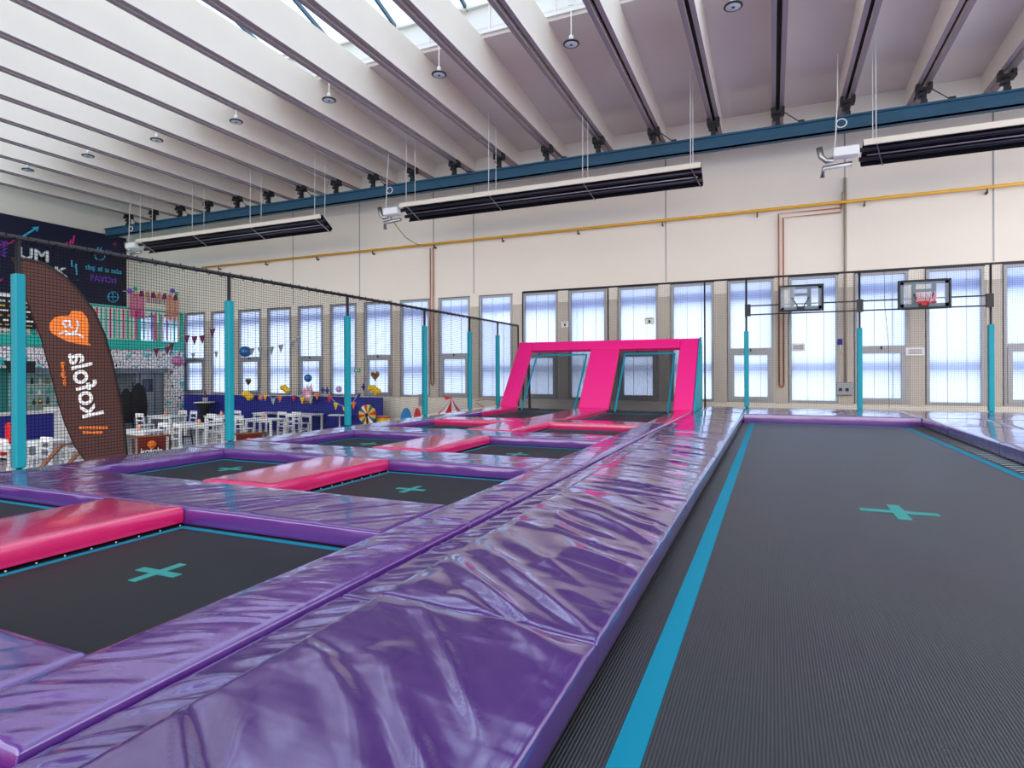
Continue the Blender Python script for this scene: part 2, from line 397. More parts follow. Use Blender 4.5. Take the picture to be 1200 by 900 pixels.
# suspended high bay lamps
for i in range(8):
    x = -.67 - 3.29 * i; y = 12.4; z = 8.06
    t = thing('high_bay_lamp', (x, y, z), 'round black-rimmed high bay lamp on a white rod, %s from the right' % ('nearest one' if i == 0 else ordn[i]), 'lamp', 'round high bay lamps')
    m = MB(); m.lathe((x, y, z), [(.17, 0), (.18, .012), (.175, .03), (.12, .05), (.05, .07)], 24); P(m, 'lamp_rim', blackp, t)
    m = MB(); m.lathe((x, y, z - .005), [(.135, 0), (.14, .006)], 24); P(m, 'diffuser', mat('pale_diffuser', '#cfd3dc', .4), t)
    m = MB(); m.lathe((x, y, z - .012), [(.03, 0), (.035, .008)], 14); P(m, 'sensor', ink, t)
    m = MB(); m.lathe((x, y, z + .06), [(.05, 0), (.05, .12), (.02, .14), (.012, .16), (.012, .8)], 10); m.tube([(x + .03, y, z + .85), (x - .05, y, z + .86)], .015, 6); P(m, 'rod', whitemet, t)

# radiant tube heaters
def heater(x0, x1, label, gas):
    z = 6.2; y0 = 15.9
    t = thing('tube_heater', ((x0 + x1) / 2, y0, z - .4), label, 'heater', 'black radiant tube heaters under the roof')
    n = Vector((0, .52, -.36)); a = Vector((0, y0, z)); b = a + n            # tilted reflector from near upper rim to far lower rim
    up = Vector((0, .36, .52)).normalized() * .14
    dark = mat('dark_reflector', '#26242c', .35, metal=.4)
    m = MB(); m.cur = 0
    m.hexa([Vector((x0, a.y, a.z)) + up*.9, Vector((x1, a.y, a.z)) + up*.9, Vector((x1, b.y, b.z)) + up*.9, Vector((x0, b.y, b.z)) + up*.9,
            Vector((x0, a.y, a.z)) + up, Vector((x1, a.y, a.z)) + up, Vector((x1, b.y, b.z)) + up, Vector((x0, b.y, b.z)) + up])
    m.hexa([(x0, b.y - .01, b.z), (x1, b.y - .01, b.z), (x1, b.y, b.z), (x0, b.y, b.z)] + [Vector((x, b.y - dy, b.z)) + up for x, dy in ((x0, .01), (x1, .01), (x1, 0), (x0, 0))])
    P(m, 'reflector', dark, t)
    m = MB(); m.box((x0, y0 - .03, z - .03), (x1, y0 + .02, z + .1)); P(m, 'rim', creammet, t)
    for q in (.3, .72):
        c = a + n * q + up * .35; m = MB(); m.tube([(x0 - .05, c.y, c.z), (x1, c.y, c.z)], .055, 10); P(m, 'heating_tube', mat('dark_tube', '#34303c', .3, metal=.6), t)
    c = a + n * .52; m = MB(); m.tube([(x0 + .1, c.y, c.z + .01), (x1 - .1, c.y, c.z + .01)], .018, 6); P(m, 'centre_strip', mat('grey_strip', '#9a96a2', .3, metal=.7), t)
    nb = max(2, int((x1 - x0) / 3) + 1)
    for i in range(nb):
        x = x0 + .25 + (x1 - x0 - .5) * i / (nb - 1); m = MB()
        m.bar((x, a.y - .03, a.z), (x + .2, b.y + .01, b.z - .02), .025, .02); P(m, 'cross_strap', steel, t)
        for yy, zz in ((y0, z + .08), (y0 + .5, z - .2)):
            m = MB(); m.tube([(x, yy, zz), (x, yy + .03, zslab(yy))], .010, 5); P(m, 'suspension_wire', whitemet, t)
    if gas:
        m = MB(); m.bbox((x0 - .62, y0 - .02, z - .2), (x0 - .08, y0 + .28, z + .02), .02); P(m, 'burner_box', whitem, t)
        m = MB(); m.tube([(x0 - .6, y0 + .2, z - .2), (x0 - .75, y0 + .2, z - .22), (x0 - .86, y0 + .2, z - .1), (x0 - .9, y0 + .2, z + .12)], .07, 10)
        m.tube([(x0 - .2, y0 + .35, z - .3), (x0 - .8, y0 + .35, z - .34), (x0 - .82, y0 + .4, z - .55)], .06, 10); P(m, 'flue_elbow', steel, t)
        m = MB(); pts = [(x0 - .5, y0 + .2, z + 2.3), (x0 - .52, y0 + .1, z + 1.2), (x0 - .55, y0 + .1, z + .62)]
        pts += [(x0 - .55 + .11 + .11 * math.cos(q), y0 + .1, z + .6 + .1 * math.sin(q)) for q in [math.pi + i * .55 for i in range(12)]]
        pts += [(x0 - .56, y0 + .1, z + .3), (x0 - .6, y0 + .1, z - .05)]
        m.tube(pts, .014, 6); P(m, 'power_cable', whitemet, t)
    return t
heater(-23.2, -13.9, 'black tube heater with cream rim hanging left, near the dark blue board', True)
heater(-10.75, -1.65, 'black tube heater with cream rim hanging in the middle, over the yellow pipe', True)
heater(1.95, 9.0, 'black tube heater at the right with silver flue elbow and white burner box', True)

# pipes on the window wall
gp = thing('gas_pipe', (-8, YW - .12, 5.6), 'long yellow gas pipe running along the cream wall', 'pipe')
m = MB(); m.tube([(-23, YW - .14, 5.62), (XR - .2, YW - .14, 5.62)], .042, 10); P(m, 'pipe_run', yell, gp)
x = -22
while x < XR:
    m = MB(); m.box((x, YW - .16, 5.46), (x + .03, YW, 5.52)); m.box((x, YW - .15, 5.46), (x + .03, YW - .12, 5.58)); P(m, 'pipe_bracket', darkframe, gp); x += 2.7
def cpair(x, xe, ze, label):
    t = thing('copper_pipe', (x, YW - .06, .5), label, 'pipe', 'paired copper pipes on the wall')
    for s, q in ((0, 0), (.12, -.12)):
        m = MB(); pts = [(xe + s * .2, YW - .07, ze + .12 if xe != x else ze), (xe, YW - .07, ze + q)] if xe != x else [(x + s, YW - .07, ze)]
        m.tube(pts + [(x + s, YW - .07, ze + q), (x + s, YW - .07, .62)], .02, 6); P(m, 'pipe_run', copper, t)
    m = MB(); m.tube([(x, YW - .07, .62), (x + .02, YW - .07, .54), (x + .06, YW - .07, .51), (x + .10, YW - .07, .54), (x + .12, YW - .07, .62)], .024, 6); P(m, 'pipe_bend', copper, t)
cpair(-11.4, -11.4, 5.5, 'pair of copper pipes dropping from the yellow pipe behind the netting')
cpair(.18, 1.75, 5.48, 'pair of copper pipes running sideways then dropping behind the left basketball board')
t = thing('flexible_gas_hose', (-11.5, 17, 5.6), 'thin sagging brown hose between the middle heater and the yellow pipe', 'hose')
m = MB(); pts = [onY(456, 252, 16.2), onY(464, 264, 16.8), onY(475, 278, 17.5), onY(488, 286, 18.2), onY(498, 288, 18.7)]
m.tube(pts, .014, 6); P(m, 'hose', mat('brown_hose', '#a07850', .5), t)
m = MB(); m.tube([(1.86, YW - .05, 6.3), (1.86, YW - .05, .65)], .035, 8); m.tube([(1.8, YW - .1, 5.9), (1.8, YW - .1, 5.62)], .03, 8)
tag(m.build('conduit', mat('grey_conduit', '#a89c8e', .6)), 'grey upright conduit down the wall beside the left basketball board', 'conduit')
t = thing('junction_box', (1.82, YW - .06, .3), 'grey electrical socket box on the wall under the conduit', 'electrical box')
m = MB(); m.bbox((1.62, YW - .12, .3), (2.02, YW, .66), .02); P(m, 'housing', silverf, t)
m = MB(); m.box((1.68, YW - .14, .42), (1.76, YW - .12, .5)); m.box((1.84, YW - .14, .42), (1.92, YW - .12, .5)); P(m, 'socket', blackp, t)
t = thing('wall_switch', (1.72, YW, 1.7), 'small dark blue socket high on the pier beside the left basketball board', 'socket')
m = MB(); m.bbox((1.66, YW - .07, 1.7), (1.78, YW, 1.86), .01); P(m, 'socket_body', navy, t)
m = MB(); m.tube([(1.73, YW - .05, 1.7), (1.74, YW - .05, 1.55), (1.8, YW - .05, 1.5)], .012, 5); P(m, 'lead', whitemet, t)
def notice(px, py, w, h, label, sym=True):
    p = onY(px, py, YW - .06); t = thing('paper_notice', (p.x, p.y, p.z - h/2), label, 'notice', 'white paper notices on the windows')
    m = MB(); m.box((p.x - w/2, p.y - .002, p.z - h/2), (p.x + w/2, p.y, p.z + h/2)); P(m, 'sheet', paper, t)
    m = MB()
    if sym: m.box((p.x - .03, p.y - .004, p.z - h*.32), (p.x + .03, p.y - .002, p.z + h*.1)); m.box((p.x - w*.3, p.y - .004, p.z + h*.28), (p.x + w*.3, p.y - .002, p.z + h*.34))
    else:
        for q in (.2, 0, -.2): m.box((p.x - w*.36, p.y - .004, p.z + h*q - .008), (p.x + w*.36, p.y - .002, p.z + h*q + .008))
    P(m, 'print', ink, t)
notice(662, 380, .25, .2, 'white notice on the pier above the left half of the pink ramp')
notice(761, 376, .3, .22, 'grey-white notice on a window above the right half of the pink ramp')
notice(935.5, 407, .34, .22, 'grey-white notice on the window under the left basketball board', False)
notice(1072.5, 412, .42, .22, 'white notice on the pier under the right basketball board', False)
t = thing('wall_box', onY(493, 469, YW - .05), 'small grey box on the wall behind the netting near the blue seat', 'box')
m = MB(); p = onY(493, 469, YW - .05); m.bbox((p.x - .08, YW - .08, p.z - .2), (p.x + .1, YW, p.z + .22), .01); P(m, 'cover', silverf, t)

# ------------------------------------------------------------------ vinyl pads
def fold(x, y, amp, ang, fx, fy, seed, sharp=2.0):
    ca, sa = math.cos(ang), math.sin(ang)
    u = (x * ca + y * sa) * fx; v = (-x * sa + y * ca) * fy
    v += .45 * noise.noise(Vector((u * .9, v * .3, seed + 9)))
    n = noise.noise(Vector((u, v, seed)))
    k = max(0., noise.noise(Vector((u * .8, v * .45, seed + 40))) + .25) * 1.5
    return amp * ((1 - abs(n)) ** 5 * k + .35 * n)
class Creases:
    """sharp folds pressed into a vinyl cover; each runs from one long edge towards the other"""
    def __init__(s, x0, x1, y0, y1, step, h, w, slope, seed):
        rnd = random.Random(seed); s.L = []; s.flip = (x1 - x0) > (y1 - y0)
        a0, a1, b0, b1 = (y0, y1, x0, x1) if s.flip else (x0, x1, y0, y1)
        q = b0 - abs(slope)
        while q < b1 + abs(slope):
            sl = slope * rnd.uniform(.6, 1.35) + rnd.uniform(-.06, .06); t0 = rnd.uniform(0, .35) if rnd.random() < .45 else 0; t1 = rnd.uniform(.65, 1) if rnd.random() < .45 else 1
            pa = (a0 + (a1 - a0) * t0, q + sl * (a1 - a0) * t0); pb = (a0 + (a1 - a0) * t1, q + sl * (a1 - a0) * t1)
            L = math.hypot(pb[0] - pa[0], pb[1] - pa[1]); s.L.append((pa, ((pb[0]-pa[0])/L, (pb[1]-pa[1])/L), L, h * rnd.uniform(.35, 1.25), w * rnd.uniform(.6, 1.4), rnd.choice((-1, 1)), rnd.uniform(-.5, .5)))
            q += step * rnd.uniform(.5, 1.5)
    def z(s, x, y):
        if s.flip: x, y = y, x
        r = 0
        for pa, d, L, h, w, sg, cv in s.L:
            dx, dy = x - pa[0], y - pa[1]; t = (dx * d[0] + dy * d[1]) / L
            if t <= 0 or t >= 1: continue
            ww = w * (.55 + 1.1 * (t if sg > 0 else 1 - t)); e = (-dx * d[1] + dy * d[0] + cv * .12 * L * math.sin(math.pi * t)) / ww
            if abs(e) > 6: continue
            r += h * math.sin(math.pi * t) ** .6 * (math.exp(-e * e) - .55 * math.exp(-((e - sg * 2.1) / 1.7) ** 2))
        return r
def pad(name, x0, x1, y0, y1, m, label, cat, z1=0., th=.12, puff=.012, amp=.004, res=.05, ang=-.3, fx=.9, fy=3.4, group=None, seed=None, tilt=0, gap=.006, endsoft=.05, crease=None):
    x0 += gap; x1 -= gap; y0 += gap; y1 -= gap
    seed = random.random() * 50 if seed is None else seed
    r = .016; CR = Creases(x0, x1, y0, y1, *crease, int(seed * 100)) if crease else None
    def cuts(a, b):
        L = b - a; n = max(2, int((L - 2*r) / res)); c = [a, a + r*.3, a + r]
        c += [a + r + (L - 2*r) * i / n for i in range(1, n)] + [b - r, b - r*.3, b]
        return c
    X = cuts(x0, x1); Y = cuts(y0, y1); nx, ny = len(X), len(Y); V = []
    for j, y in enumerate(Y):
        for i, x in enumerate(X):
            ex = min(x - x0, x1 - x); ey = min(y - y0, y1 - y); e = min(ex, ey)
            q = min(e / r, 1); z = z1 - r * (1 - math.sqrt(max(0, 1 - (1 - q) ** 2)))
            ww = min(1, e / endsoft); ww = ww * ww * (3 - 2 * ww)
            px = math.sin(math.pi * min(1, max(0, (x - x0) / (x1 - x0)))) * math.sin(math.pi * min(1, max(0, (y - y0) / (y1 - y0)))) ** .5
            z += puff * px + (fold(x, y, amp, ang, fx, fy, seed) + fold(x, y, amp * .3, ang * .4, fx * 2, fy * 2.6, seed + 5)) * (.15 + .85 * ww)
            if CR: z += CR.z(x, y) * min(1, e / .02)
            if amp > .003:
                z += amp * .16 * max(0, 1 - ex / .13) ** 1.5 * min(1, ex / .02) * noise.noise(Vector((x * 2, y * 16, seed + 3)))
            z += tilt * ((x - x0) / (x1 - x0) - .5)
            V.append((x, y, z))
    Fs = [(j*nx+i, j*nx+i+1, (j+1)*nx+i+1, (j+1)*nx+i) for j in range(ny-1) for i in range(nx-1)]
    mb = MB(); mb.smooth = True; mb.add(V, Fs)
    # side skirt, gently bulged
    loop = [(i, 0) for i in range(nx)] + [(nx-1, j) for j in range(1, ny)] + [(i, ny-1) for i in range(nx-2, -1, -1)] + [(0, j) for j in range(ny-2, 0, -1)]
    rings = []
    for t, bl in ((0, 0), (.3, .004), (.7, .005), (1, 0)):
        ring = []
        for (i, j) in loop:
            x, y, z = V[j*nx+i]
            zz = z + (z1 - th - z) * t
            dx = -bl if i == 0 else bl if i == nx-1 else 0; dy = -bl if j == 0 else bl if j == ny-1 else 0
            wob = 1 + .8 * noise.noise(Vector((x * 5, y * 5, seed)))
            ring.append((x + dx * wob, y + dy * wob, zz))
        rings.append(ring)
    n = len(loop); SV = [p for rg in rings for p in rg]
    mb.add(SV, [(k*n+(i+1) % n, k*n+i, (k+1)*n+i, (k+1)*n+(i+1) % n) for k in range(3) for i in range(n)])
    mb.smooth = False; mb.add([(x0, y0, z1 - th), (x1, y0, z1 - th), (x1, y1, z1 - th), (x0, y1, z1 - th)], [(0, 3, 2, 1)])
    o = mb.build(name, m, origin=((x0+x1)/2, (y0+y1)/2, z1 - th)); tag(o, label, cat, group)
    return o

YR = [(-1.27, .47), (1.37, 3.10), (3.94, 5.68), (6.50, 8.34), (9.14, 10.97)]     # pits front to back
XRC = (-4.0, -2.25); XLC = (-6.58, -4.85)
XO = -7.22
rowname = ['nearest', 'second', 'third', 'fourth', 'fifth']
# cross pads (purple), between pit rows
cross = [(.47, 1.37), (3.10, 3.94), (5.68, 6.50), (8.34, 9.14)]
cl = ['nearest wide purple cross pad, between the frame edge and the nearest left bed', 'second purple cross pad, behind the nearest black bed', 'third purple cross pad, behind the second row of beds', 'fourth purple cross pad, far across the left beds']
for i, (a, b) in enumerate(cross):
    pad('purple_pad', XO, -2.25, a, b, purple, cl[i], 'pad', crease=(.13, .006, .018, .9), amp=.0045, res=.024 if i < 2 else .04, ang=.9, fx=1.2, fy=4, group='purple cross pads')
# outer left pads beside the posts
for i, (a, b) in enumerate([(1.37, 3.10), (3.94, 5.68), (6.50, 8.34), (9.14, 10.97)]):
    pad('purple_pad', XO, XLC[0], a, b, purple, 'narrow purple pad at the netting edge, beside the %s left-hand bed' % rowname[i], 'pad', crease=(.16, .006, .016, .5), amp=.004, res=.035, group='purple edge pads by the netting')
# pink pads between the two columns of beds
pl = ['glossy dark pink pad at the left picture edge, beside the nearest black bed', 'glossy pink pad between the beds of the second row', 'small glossy pink pad between the beds of the third row', 'far glossy pink pad between the beds of the fourth row']
for i, (a, b) in enumerate([(1.37, 3.10), (3.94, 5.68), (6.50, 8.34), (9.14, 10.97)]):
    pad('pink_pad', XLC[1], XRC[0], a, b, pink, pl[i], 'pad', puff=.02 if i == 0 else .012, amp=.002, res=.08, group='pink pads between the beds', z1=.012)
pad('pink_pad', -2.24, -1.86, -.4, .9, pink, 'scrap of pink pad showing in the bottom left corner', 'pad', amp=.002, res=.08, z1=-.07, th=.05)
# long purple strips
ys = [.93, 3.52, 6.1, 8.75, 11.6]
for i in range(4):
    pad('purple_strip_pad', -2.25, -1.838, ys[i], ys[i+1], purple, ['nearest length of the purple strip along the right edge of the square beds', 'second length of the purple strip along the square beds', 'third length of the purple strip along the square beds', 'farthest length of the purple strip along the square beds'][i], 'pad',
        crease=(.085, .0055, .014, .55), amp=.004, res=.016 if i < 2 else .04, ang=.5, fx=1.5, fy=5, group='purple strip pads beside the square beds', gap=.004, seed=3.3 + i, puff=.015)
W0 = -.44; WL = 2.64; wl = ['nearest', 'second nearest', 'third', 'fourth', 'fifth', 'sixth', 'farthest']
for i in range(7):
    a = W0 + WL * i; b = min(a + WL, 17.3)
    if b - a < .2: continue
    pad('purple_strip_pad', -1.825, -1.60, a, b, violetv, '%s length of the narrow purple flap between the dark seam and the wide pad' % wl[i].capitalize(), 'pad',
        crease=(.13, .009, .022, .9), amp=.006, res=.016 if i < 2 else .04, ang=.9, fx=1.5, fy=4, group='narrow purple flap pads', gap=.003, z1=-.022, seed=8.1 + i, puff=.004, endsoft=.03)
    pad('wide_purple_pad', -1.60, -.61, a, b, violetv, '%s length of the wide glossy purple pad along the long trampoline' % wl[i].capitalize(), 'pad',
        crease=(.24, .024, .045, -.85) if i < 1 else (.24, .02, .036, -.75) if i < 2 else (.17, .012, .022, -.25) if i < 4 else (.2, .01, .02, -.1), amp=.022 if i < 2 else .01 if i < 4 else .006, res=.018 if i < 2 else .025 if i < 4 else .05, ang=-.62 if i < 2 else -.2, fx=.9, fy=2.6 if i < 2 else 3.2, th=.14, puff=.02, group='wide purple pads along the long trampoline', seed=21.7 + i, tilt=-.045, gap=.004, endsoft=.10)
# right hand side and far end of the long trampoline
for i in range(6):
    a = W0 + WL * i; b = min(a + WL, 14.75)
    if b - a < .2: continue
    pad('wide_purple_pad', 2.83, 3.85, a, b, purple, '%s length of the wide purple pad on the right of the long trampoline' % wl[i].capitalize(), 'pad', crease=(.25, .008, .02, -.2), amp=.006, res=.08, ang=-.2, th=.17, group='wide purple pads on the right')
    pad('wide_purple_pad', 3.85, 6.6, a, b, purple, '%s length of the outer purple pad at the right picture edge' % wl[i].capitalize(), 'pad', amp=.006, res=.1, ang=-.2, th=.17, group='outer purple pads on the right')
for (a, b, lb) in ((-.61, 2.83, 'purple end pad across the far end of the long trampoline'), (2.83, 6.6, 'purple pad filling the far right corner under the right-hand post')):
    pad('wide_purple_pad', a, b, 14.75, 17.3, purple, lb, 'pad', crease=(.22, .012, .03, .5), amp=.006, res=.08, ang=.3, th=.2)
# pink pads around the last row and the ramp
pad('pink_pad', XLC[0], -2.25, 10.97, 11.75, pink, 'pink cross pad in front of the ramp beds', 'pad', amp=.002, res=.1)
pad('purple_pad', XO, XLC[0], 10.97, 13.3, purple, 'farthest purple edge pad by the netting, before the pink ones', 'pad', amp=.003, res=.1)
pad('pink_pad', XO, XLC[0], 13.3, 15.55, pink, 'pink edge pad at the left foot of the ramp', 'pad', amp=.002, res=.1)
pad('pink_pad', XLC[1], XRC[0], 11.75, 15.5, pink, 'long pink pad leading up to the middle leg of the ramp', 'pad', amp=.002, res=.1)
pad('pink_pad', -2.25, -1.825, 11.6, 15.55, pink, 'narrow pink pad at the right foot of the ramp', 'pad', amp=.002, res=.1)

# black deck frame below the pads
m = MB(); zb = -.145
def db(x0, x1, y0, y1, z=zb): m.box((x0, y0, ZF), (x1, y1, z))
for a, b in [(-5, -1.37)] + [(a + .1, b - .1) for a, b in cross] + [(11.07, 11.65)]: db(XO - .2, -2.2, a, b)
for x0, x1 in ((XO - .2, XLC[0] - .08), (XLC[1] + .1, XRC[0] - .1), (-2.17, -.68)): db(x0, x1, -5, 17.4, zb - .003)
db(2.92, 6.8, -5, 17.4, -.215); db(-.68, 2.92, 14.85, 17.4, -.22); db(-.68, 2.92, -5, -2.0, -.22); db(XO - .2, -1.6, 15.7, 17.4, zb - .02)
db(-7.4, 2.9, -2, 15, ZF + .25)
tag(m.build('support_platform', deckm), 'black supporting platform under the purple and pink pads', 'platform')

# trampoline beds
def bed(x0, x1, y0, y1, z, label, cross_c=None, cl=.31, cw=.055, tw=.045, inset=(.05, .05, .05, .05), group=None, m_bed=bedflat, springs=True):
    t = thing('trampoline_bed', ((x0+x1)/2, (y0+y1)/2, z), label, 'trampoline', group)
    mb = MB(); mb.box((x0 - .05, y0 - .05, z - .012), (x1 + .05, y1 + .05, z)); P(mb, 'jumping_mat', m_bed, t)
    l, r, n, f = inset; X0, X1, Y0, Y1 = x0 + l, x1 - r, y0 + n, y1 - f; h = tw / 2; e = z + .003
    for q in ((X0-h, Y0-h, X0+h, Y1+h), (X1-h, Y0-h, X1+h, Y1+h), (X0+h, Y0-h, X1-h, Y0+h), (X0+h, Y1-h, X1-h, Y1+h)):
        mb = MB(); mb.box((q[0], q[1], z), (q[2], q[3], e)); P(mb, 'border_tape', tape, t)
    if cross_c:
        cx, cy = cross_c; mb = MB(); mb.poly([(cx-cl/2, cy-cw/2, z), (cx-cw/2, cy-cw/2, z), (cx-cw/2, cy-cl/2, z), (cx+cw/2, cy-cl/2, z), (cx+cw/2, cy-cw/2, z), (cx+cl/2, cy-cw/2, z),
            (cx+cl/2, cy+cw/2, z), (cx+cw/2, cy+cw/2, z), (cx+cw/2, cy+cl/2, z), (cx-cw/2, cy+cl/2, z), (cx-cw/2, cy+cw/2, z), (cx-cl/2, cy+cw/2, z)], (0, 0, .004)); P(mb, 'cross_mark', crossm, t)
    return t
for i, (a, b) in enumerate(YR[1:]):
    bed(XRC[0], XRC[1], a, b, -.128, 'square black trampoline bed, %s in the column beside the long purple strip' % rowname[i], ((XRC[0]+XRC[1])/2 - .06, (a+b)/2 + .07), group='square trampoline beds')
    bed(XLC[0], XLC[1], a, b, -.128, 'square black trampoline bed, %s in the left column by the netting' % rowname[i], ((XLC[0]+XLC[1])/2 - .1, (a+b)/2 + .3), group='square trampoline beds')
t = bed(-.66, 2.9, -2.0, 14.8, -.2, 'long black ribbed trampoline bed with turquoise side lines and pale cross', (.97, 5.92), .57, .1, .095, (.24, .37, .3, .2), m_bed=bedm)
mb = MB(); mb.tube([(2.62, 1.0, -.195), (2.84, 1.03, -.185)], .008, 5); sp0 = P(mb, 'spring', steel, t)
for i in range(1, 86):
    c = sp0.copy(); COL.objects.link(c); c.parent = t; c.location = sp0.location + Vector((0, .16 * i, 0))
# white hook tips along the pink pads
for i, (a, b) in enumerate(YR[1:3]):
    bt = [o for o in COL.objects if o.name.startswith('trampoline_bed') and o.type == 'EMPTY' and abs(o.location.y - (a+b)/2) < .01 and o.location.x > -4][0]
    y = a + .12
    while y < b - .05:
        mb = MB(); mb.ball((XRC[0] + .035, y, -.115), .007, n=6); P(mb, 'spring_hook', steel, bt); y += .155

# ------------------------------------------------------------------ inclined pink ramp with two wall trampolines
YR0, YR1, ZT = 15.55, 17.05, 1.9
t = thing('ramp_trampoline', (-4.5, 16.2, 0), 'pink padded sloping wall with two see-through black wall trampolines', 'trampoline ramp')
sl = Vector((0, YR1 - YR0, ZT)); sn = Vector((0, -ZT, YR1 - YR0)).normalized()
def sp(x, q, off=0): return Vector((x, YR0, 0)) + sl * q + sn * off
def slopepad(nm, x0, x1, q0, q1, th, mt):
    m = MB(); m.smooth = False
    P0 = [sp(x0, q0, -th), sp(x1, q0, -th), sp(x1, q1, -th), sp(x0, q1, -th)]
    r = .02; P1 = [sp(x0, q0, -r), sp(x1, q0, -r), sp(x1, q1, -r), sp(x0, q1, -r)]
    L = sl.length; P2 = [sp(x0+r, q0+r/L, 0), sp(x1-r, q0+r/L, 0), sp(x1-r, q1-r/L, 0), sp(x0+r, q1-r/L, 0)]
    m.add(P0 + P1 + P2, [(3,2,1,0),(0,1,5,4),(1,2,6,5),(2,3,7,6),(3,0,4,7),(4,5,9,8),(5,6,10,9),(6,7,11,10),(7,4,8,11),(8,9,10,11)])
    return P(m, nm, mt, t)
slopepad('side_pad', -7.15, -6.68, 0, 1, .12, pinkramp); slopepad('centre_pad', -4.82, -4.0, 0, .86, .12, pinkramp); slopepad('side_pad', -2.32, -1.83, 0, 1, .12, pinkramp)
slopepad('top_pad', -6.67, -2.33, .865, 1, .12, pinkramp)
for x0, x1 in ((-6.68, -4.82), (-4.0, -2.32)):
    m = MB(); m.poly([sp(x0 - .2, .0, -.14), sp(x1 + .3, .0, -.14), sp(x1 + .3, .9, -.14), sp(x0 - .2, .9, -.14)], sn * .004); b = P(m, 'wall_mat', meshbed, t)
    for (xa, qa, xb, qb) in ((x0+.17, .0, x0+.17, .82), (x1-.14, .0, x1-.14, .82), (x0+.17, .82, x1-.14, .82)):
        m = MB(); m.bar(sp(xa, qa, -.13), sp(xb, qb, -.13), .05, .008, up=sn); P(m, 'border_tape', tape, b)
m = MB()
for x in (-6.9, -4.4, -2.1):
    m.bar((x, 17.25, zb), (x, YR1 + .08, ZT - .15), .06); m.bar(sp(x, 0.02, -.17), sp(x, .97, -.17), .06)
m.bar(sp(-7.0, .93, -.17), sp(-2.0, .93, -.17), .06); P(m, 'support_frame', blackp, t)
m = MB(); m.poly([sp(-1.82, 0, .0), sp(-1.82, 1, .02), Vector((-1.82, 17.28, ZT - .25)), Vector((-1.82, 17.28, zb)), Vector((-1.82, YR0, zb))], (.05, 0, 0)); P(m, 'side_panel', teal, t)
for i, (x0, x1) in enumerate((XLC, XRC)):
    bed(x0, x1, 11.75, 15.7, -.128, 'black trampoline bed at the foot of the %s half of the pink ramp' % ('left', 'right')[i], None, group='beds at the foot of the ramp')

# ------------------------------------------------------------------ posts, rails, nets
PY = [3.69, 6.33, 9.0, 11.7, 13.93, 15.64]
net = thing('side_net_rail', (XO - .1, 9, 2.43), 'black top rail of the side netting, sloping away to the ramp', 'rail')
m = MB(); m.tube([(XO - .08, -2, 2.43), (XO - .08, 17.3, 2.43)], .028, 8); P(m, 'rail', blackp, net)
m = MB(); y = 0.0     # cord lashing spiralled round the rail
while y < 17.2:
    m.tube([(XO - .08 + .035, y, 2.43), (XO - .08, y + .02, 2.47), (XO - .115, y + .04, 2.43), (XO - .08, y + .06, 2.385), (XO - .045, y + .08, 2.43)], .006, 4); y += .2
P(m, 'lashing_cord', netm, net)
def post(x, y, zp, zt, label, w=.065):
    t = thing('padded_post', (x, y, 0), label, 'post', 'teal padded net posts')
    m = MB(); m.tube([(x, y, -.1), (x, y, zt)], .026, 8); P(m, 'pole', blackp, t)
    m = MB(); m.bbox((x - w, y - w, .0), (x + w, y + w, zp), .012); P(m, 'post_pad', teal, t)
    m = MB(); m.box((x - w - .002, y - .01, .06), (x - w, y + .01, zp - .05)); P(m, 'zip_strip', blackp, t)
    return t
pn = ['nearest teal padded post, at the left in front of the brown flag', 'second teal padded post from the left, beside the black high table', 'third teal padded post from the left, by the right end of the navy partition', 'fourth teal post from the left, beside the blue and red seats', 'fifth teal post from the left, right of the red and white tent', 'sixth teal post from the left, just before the pink ramp']
for px_, l in zip((22, 269, 407.6, 498, 550.8, 583.6), pn): post(XO - .08, onX(px_, 500, XO - .08).y, 2.05, 2.43, l, .05)
m = MB(); m.tube([(XO - .08, 17.3, -.1), (XO - .08, 17.3, 2.43)], .026, 8); tag(m.build('net_pole', blackp), 'short bare black pole at the far end of the sloping side rail', 'pole')
rear = [( -.64, 'teal padded post left of the left basketball board'), (2.03, 'teal padded post between the two basketball boards'), (4.72, 'teal padded post at the right of the right basketball board')]
for x, l in rear: post(x, 17.42, 2.06, 3.49, l, .058)
for x, l in ((-7.19, 'tall thin black net pole at the left end of the ramp'), (-4.46, 'tall thin black net pole above the middle of the ramp'), (-1.72, 'tall thin black net pole at the right end of the ramp')):
    m = MB(); m.tube([(x, 17.42, -.1), (x, 17.42, 3.49)], .022, 8); tag(m.build('net_pole', blackp), l, 'pole')
m = MB(); m.tube([(-7.19, 17.42, 3.49), (8.5, 17.42, 3.49)], .026, 8)
tag(m.build('rear_net_rail', blackp), 'black top rail of the rear netting in front of the windows', 'rail')
def netting(name, fn, U, Vv, cell, r, label, sag=.0):
    """fn(u, v) -> point; vertical cords along v, horizontal cords along u"""
    m = MB(); nu = int(U / cell); nv = int(Vv / cell)
    for i in range(nu + 1):
        u = i * cell; a = fn(u, 0); b = fn(u, Vv); m.tube([a, b], r, 3, caps=False)
    for j in range(nv + 1):
        v = j * cell
        if sag:
            n = int(U / .66); pts = []
            top = max(0, (v / Vv - .55) / .45)
            for q in range(n + 1): pts.append(fn(U * q / n, v - sag * top * (q % 2) - sag * .6 * top * noise.noise(Vector((q * .37, v, 2)))))
        else: pts = [fn(0, v), fn(U, v)]
        m.tube(pts, r, 3, caps=False)
    for q in range(len(m.sm)): m.sm[q] = False
    o = m.build(name, netm); tag(o, label, 'net'); return o
netting('side_netting', lambda u, v: Vector((XO - .10, 1.0 + u, .02 + v)), 16.3, 2.38, .037, .0027, 'black square-mesh side netting between the teal posts and the cafe', .02)
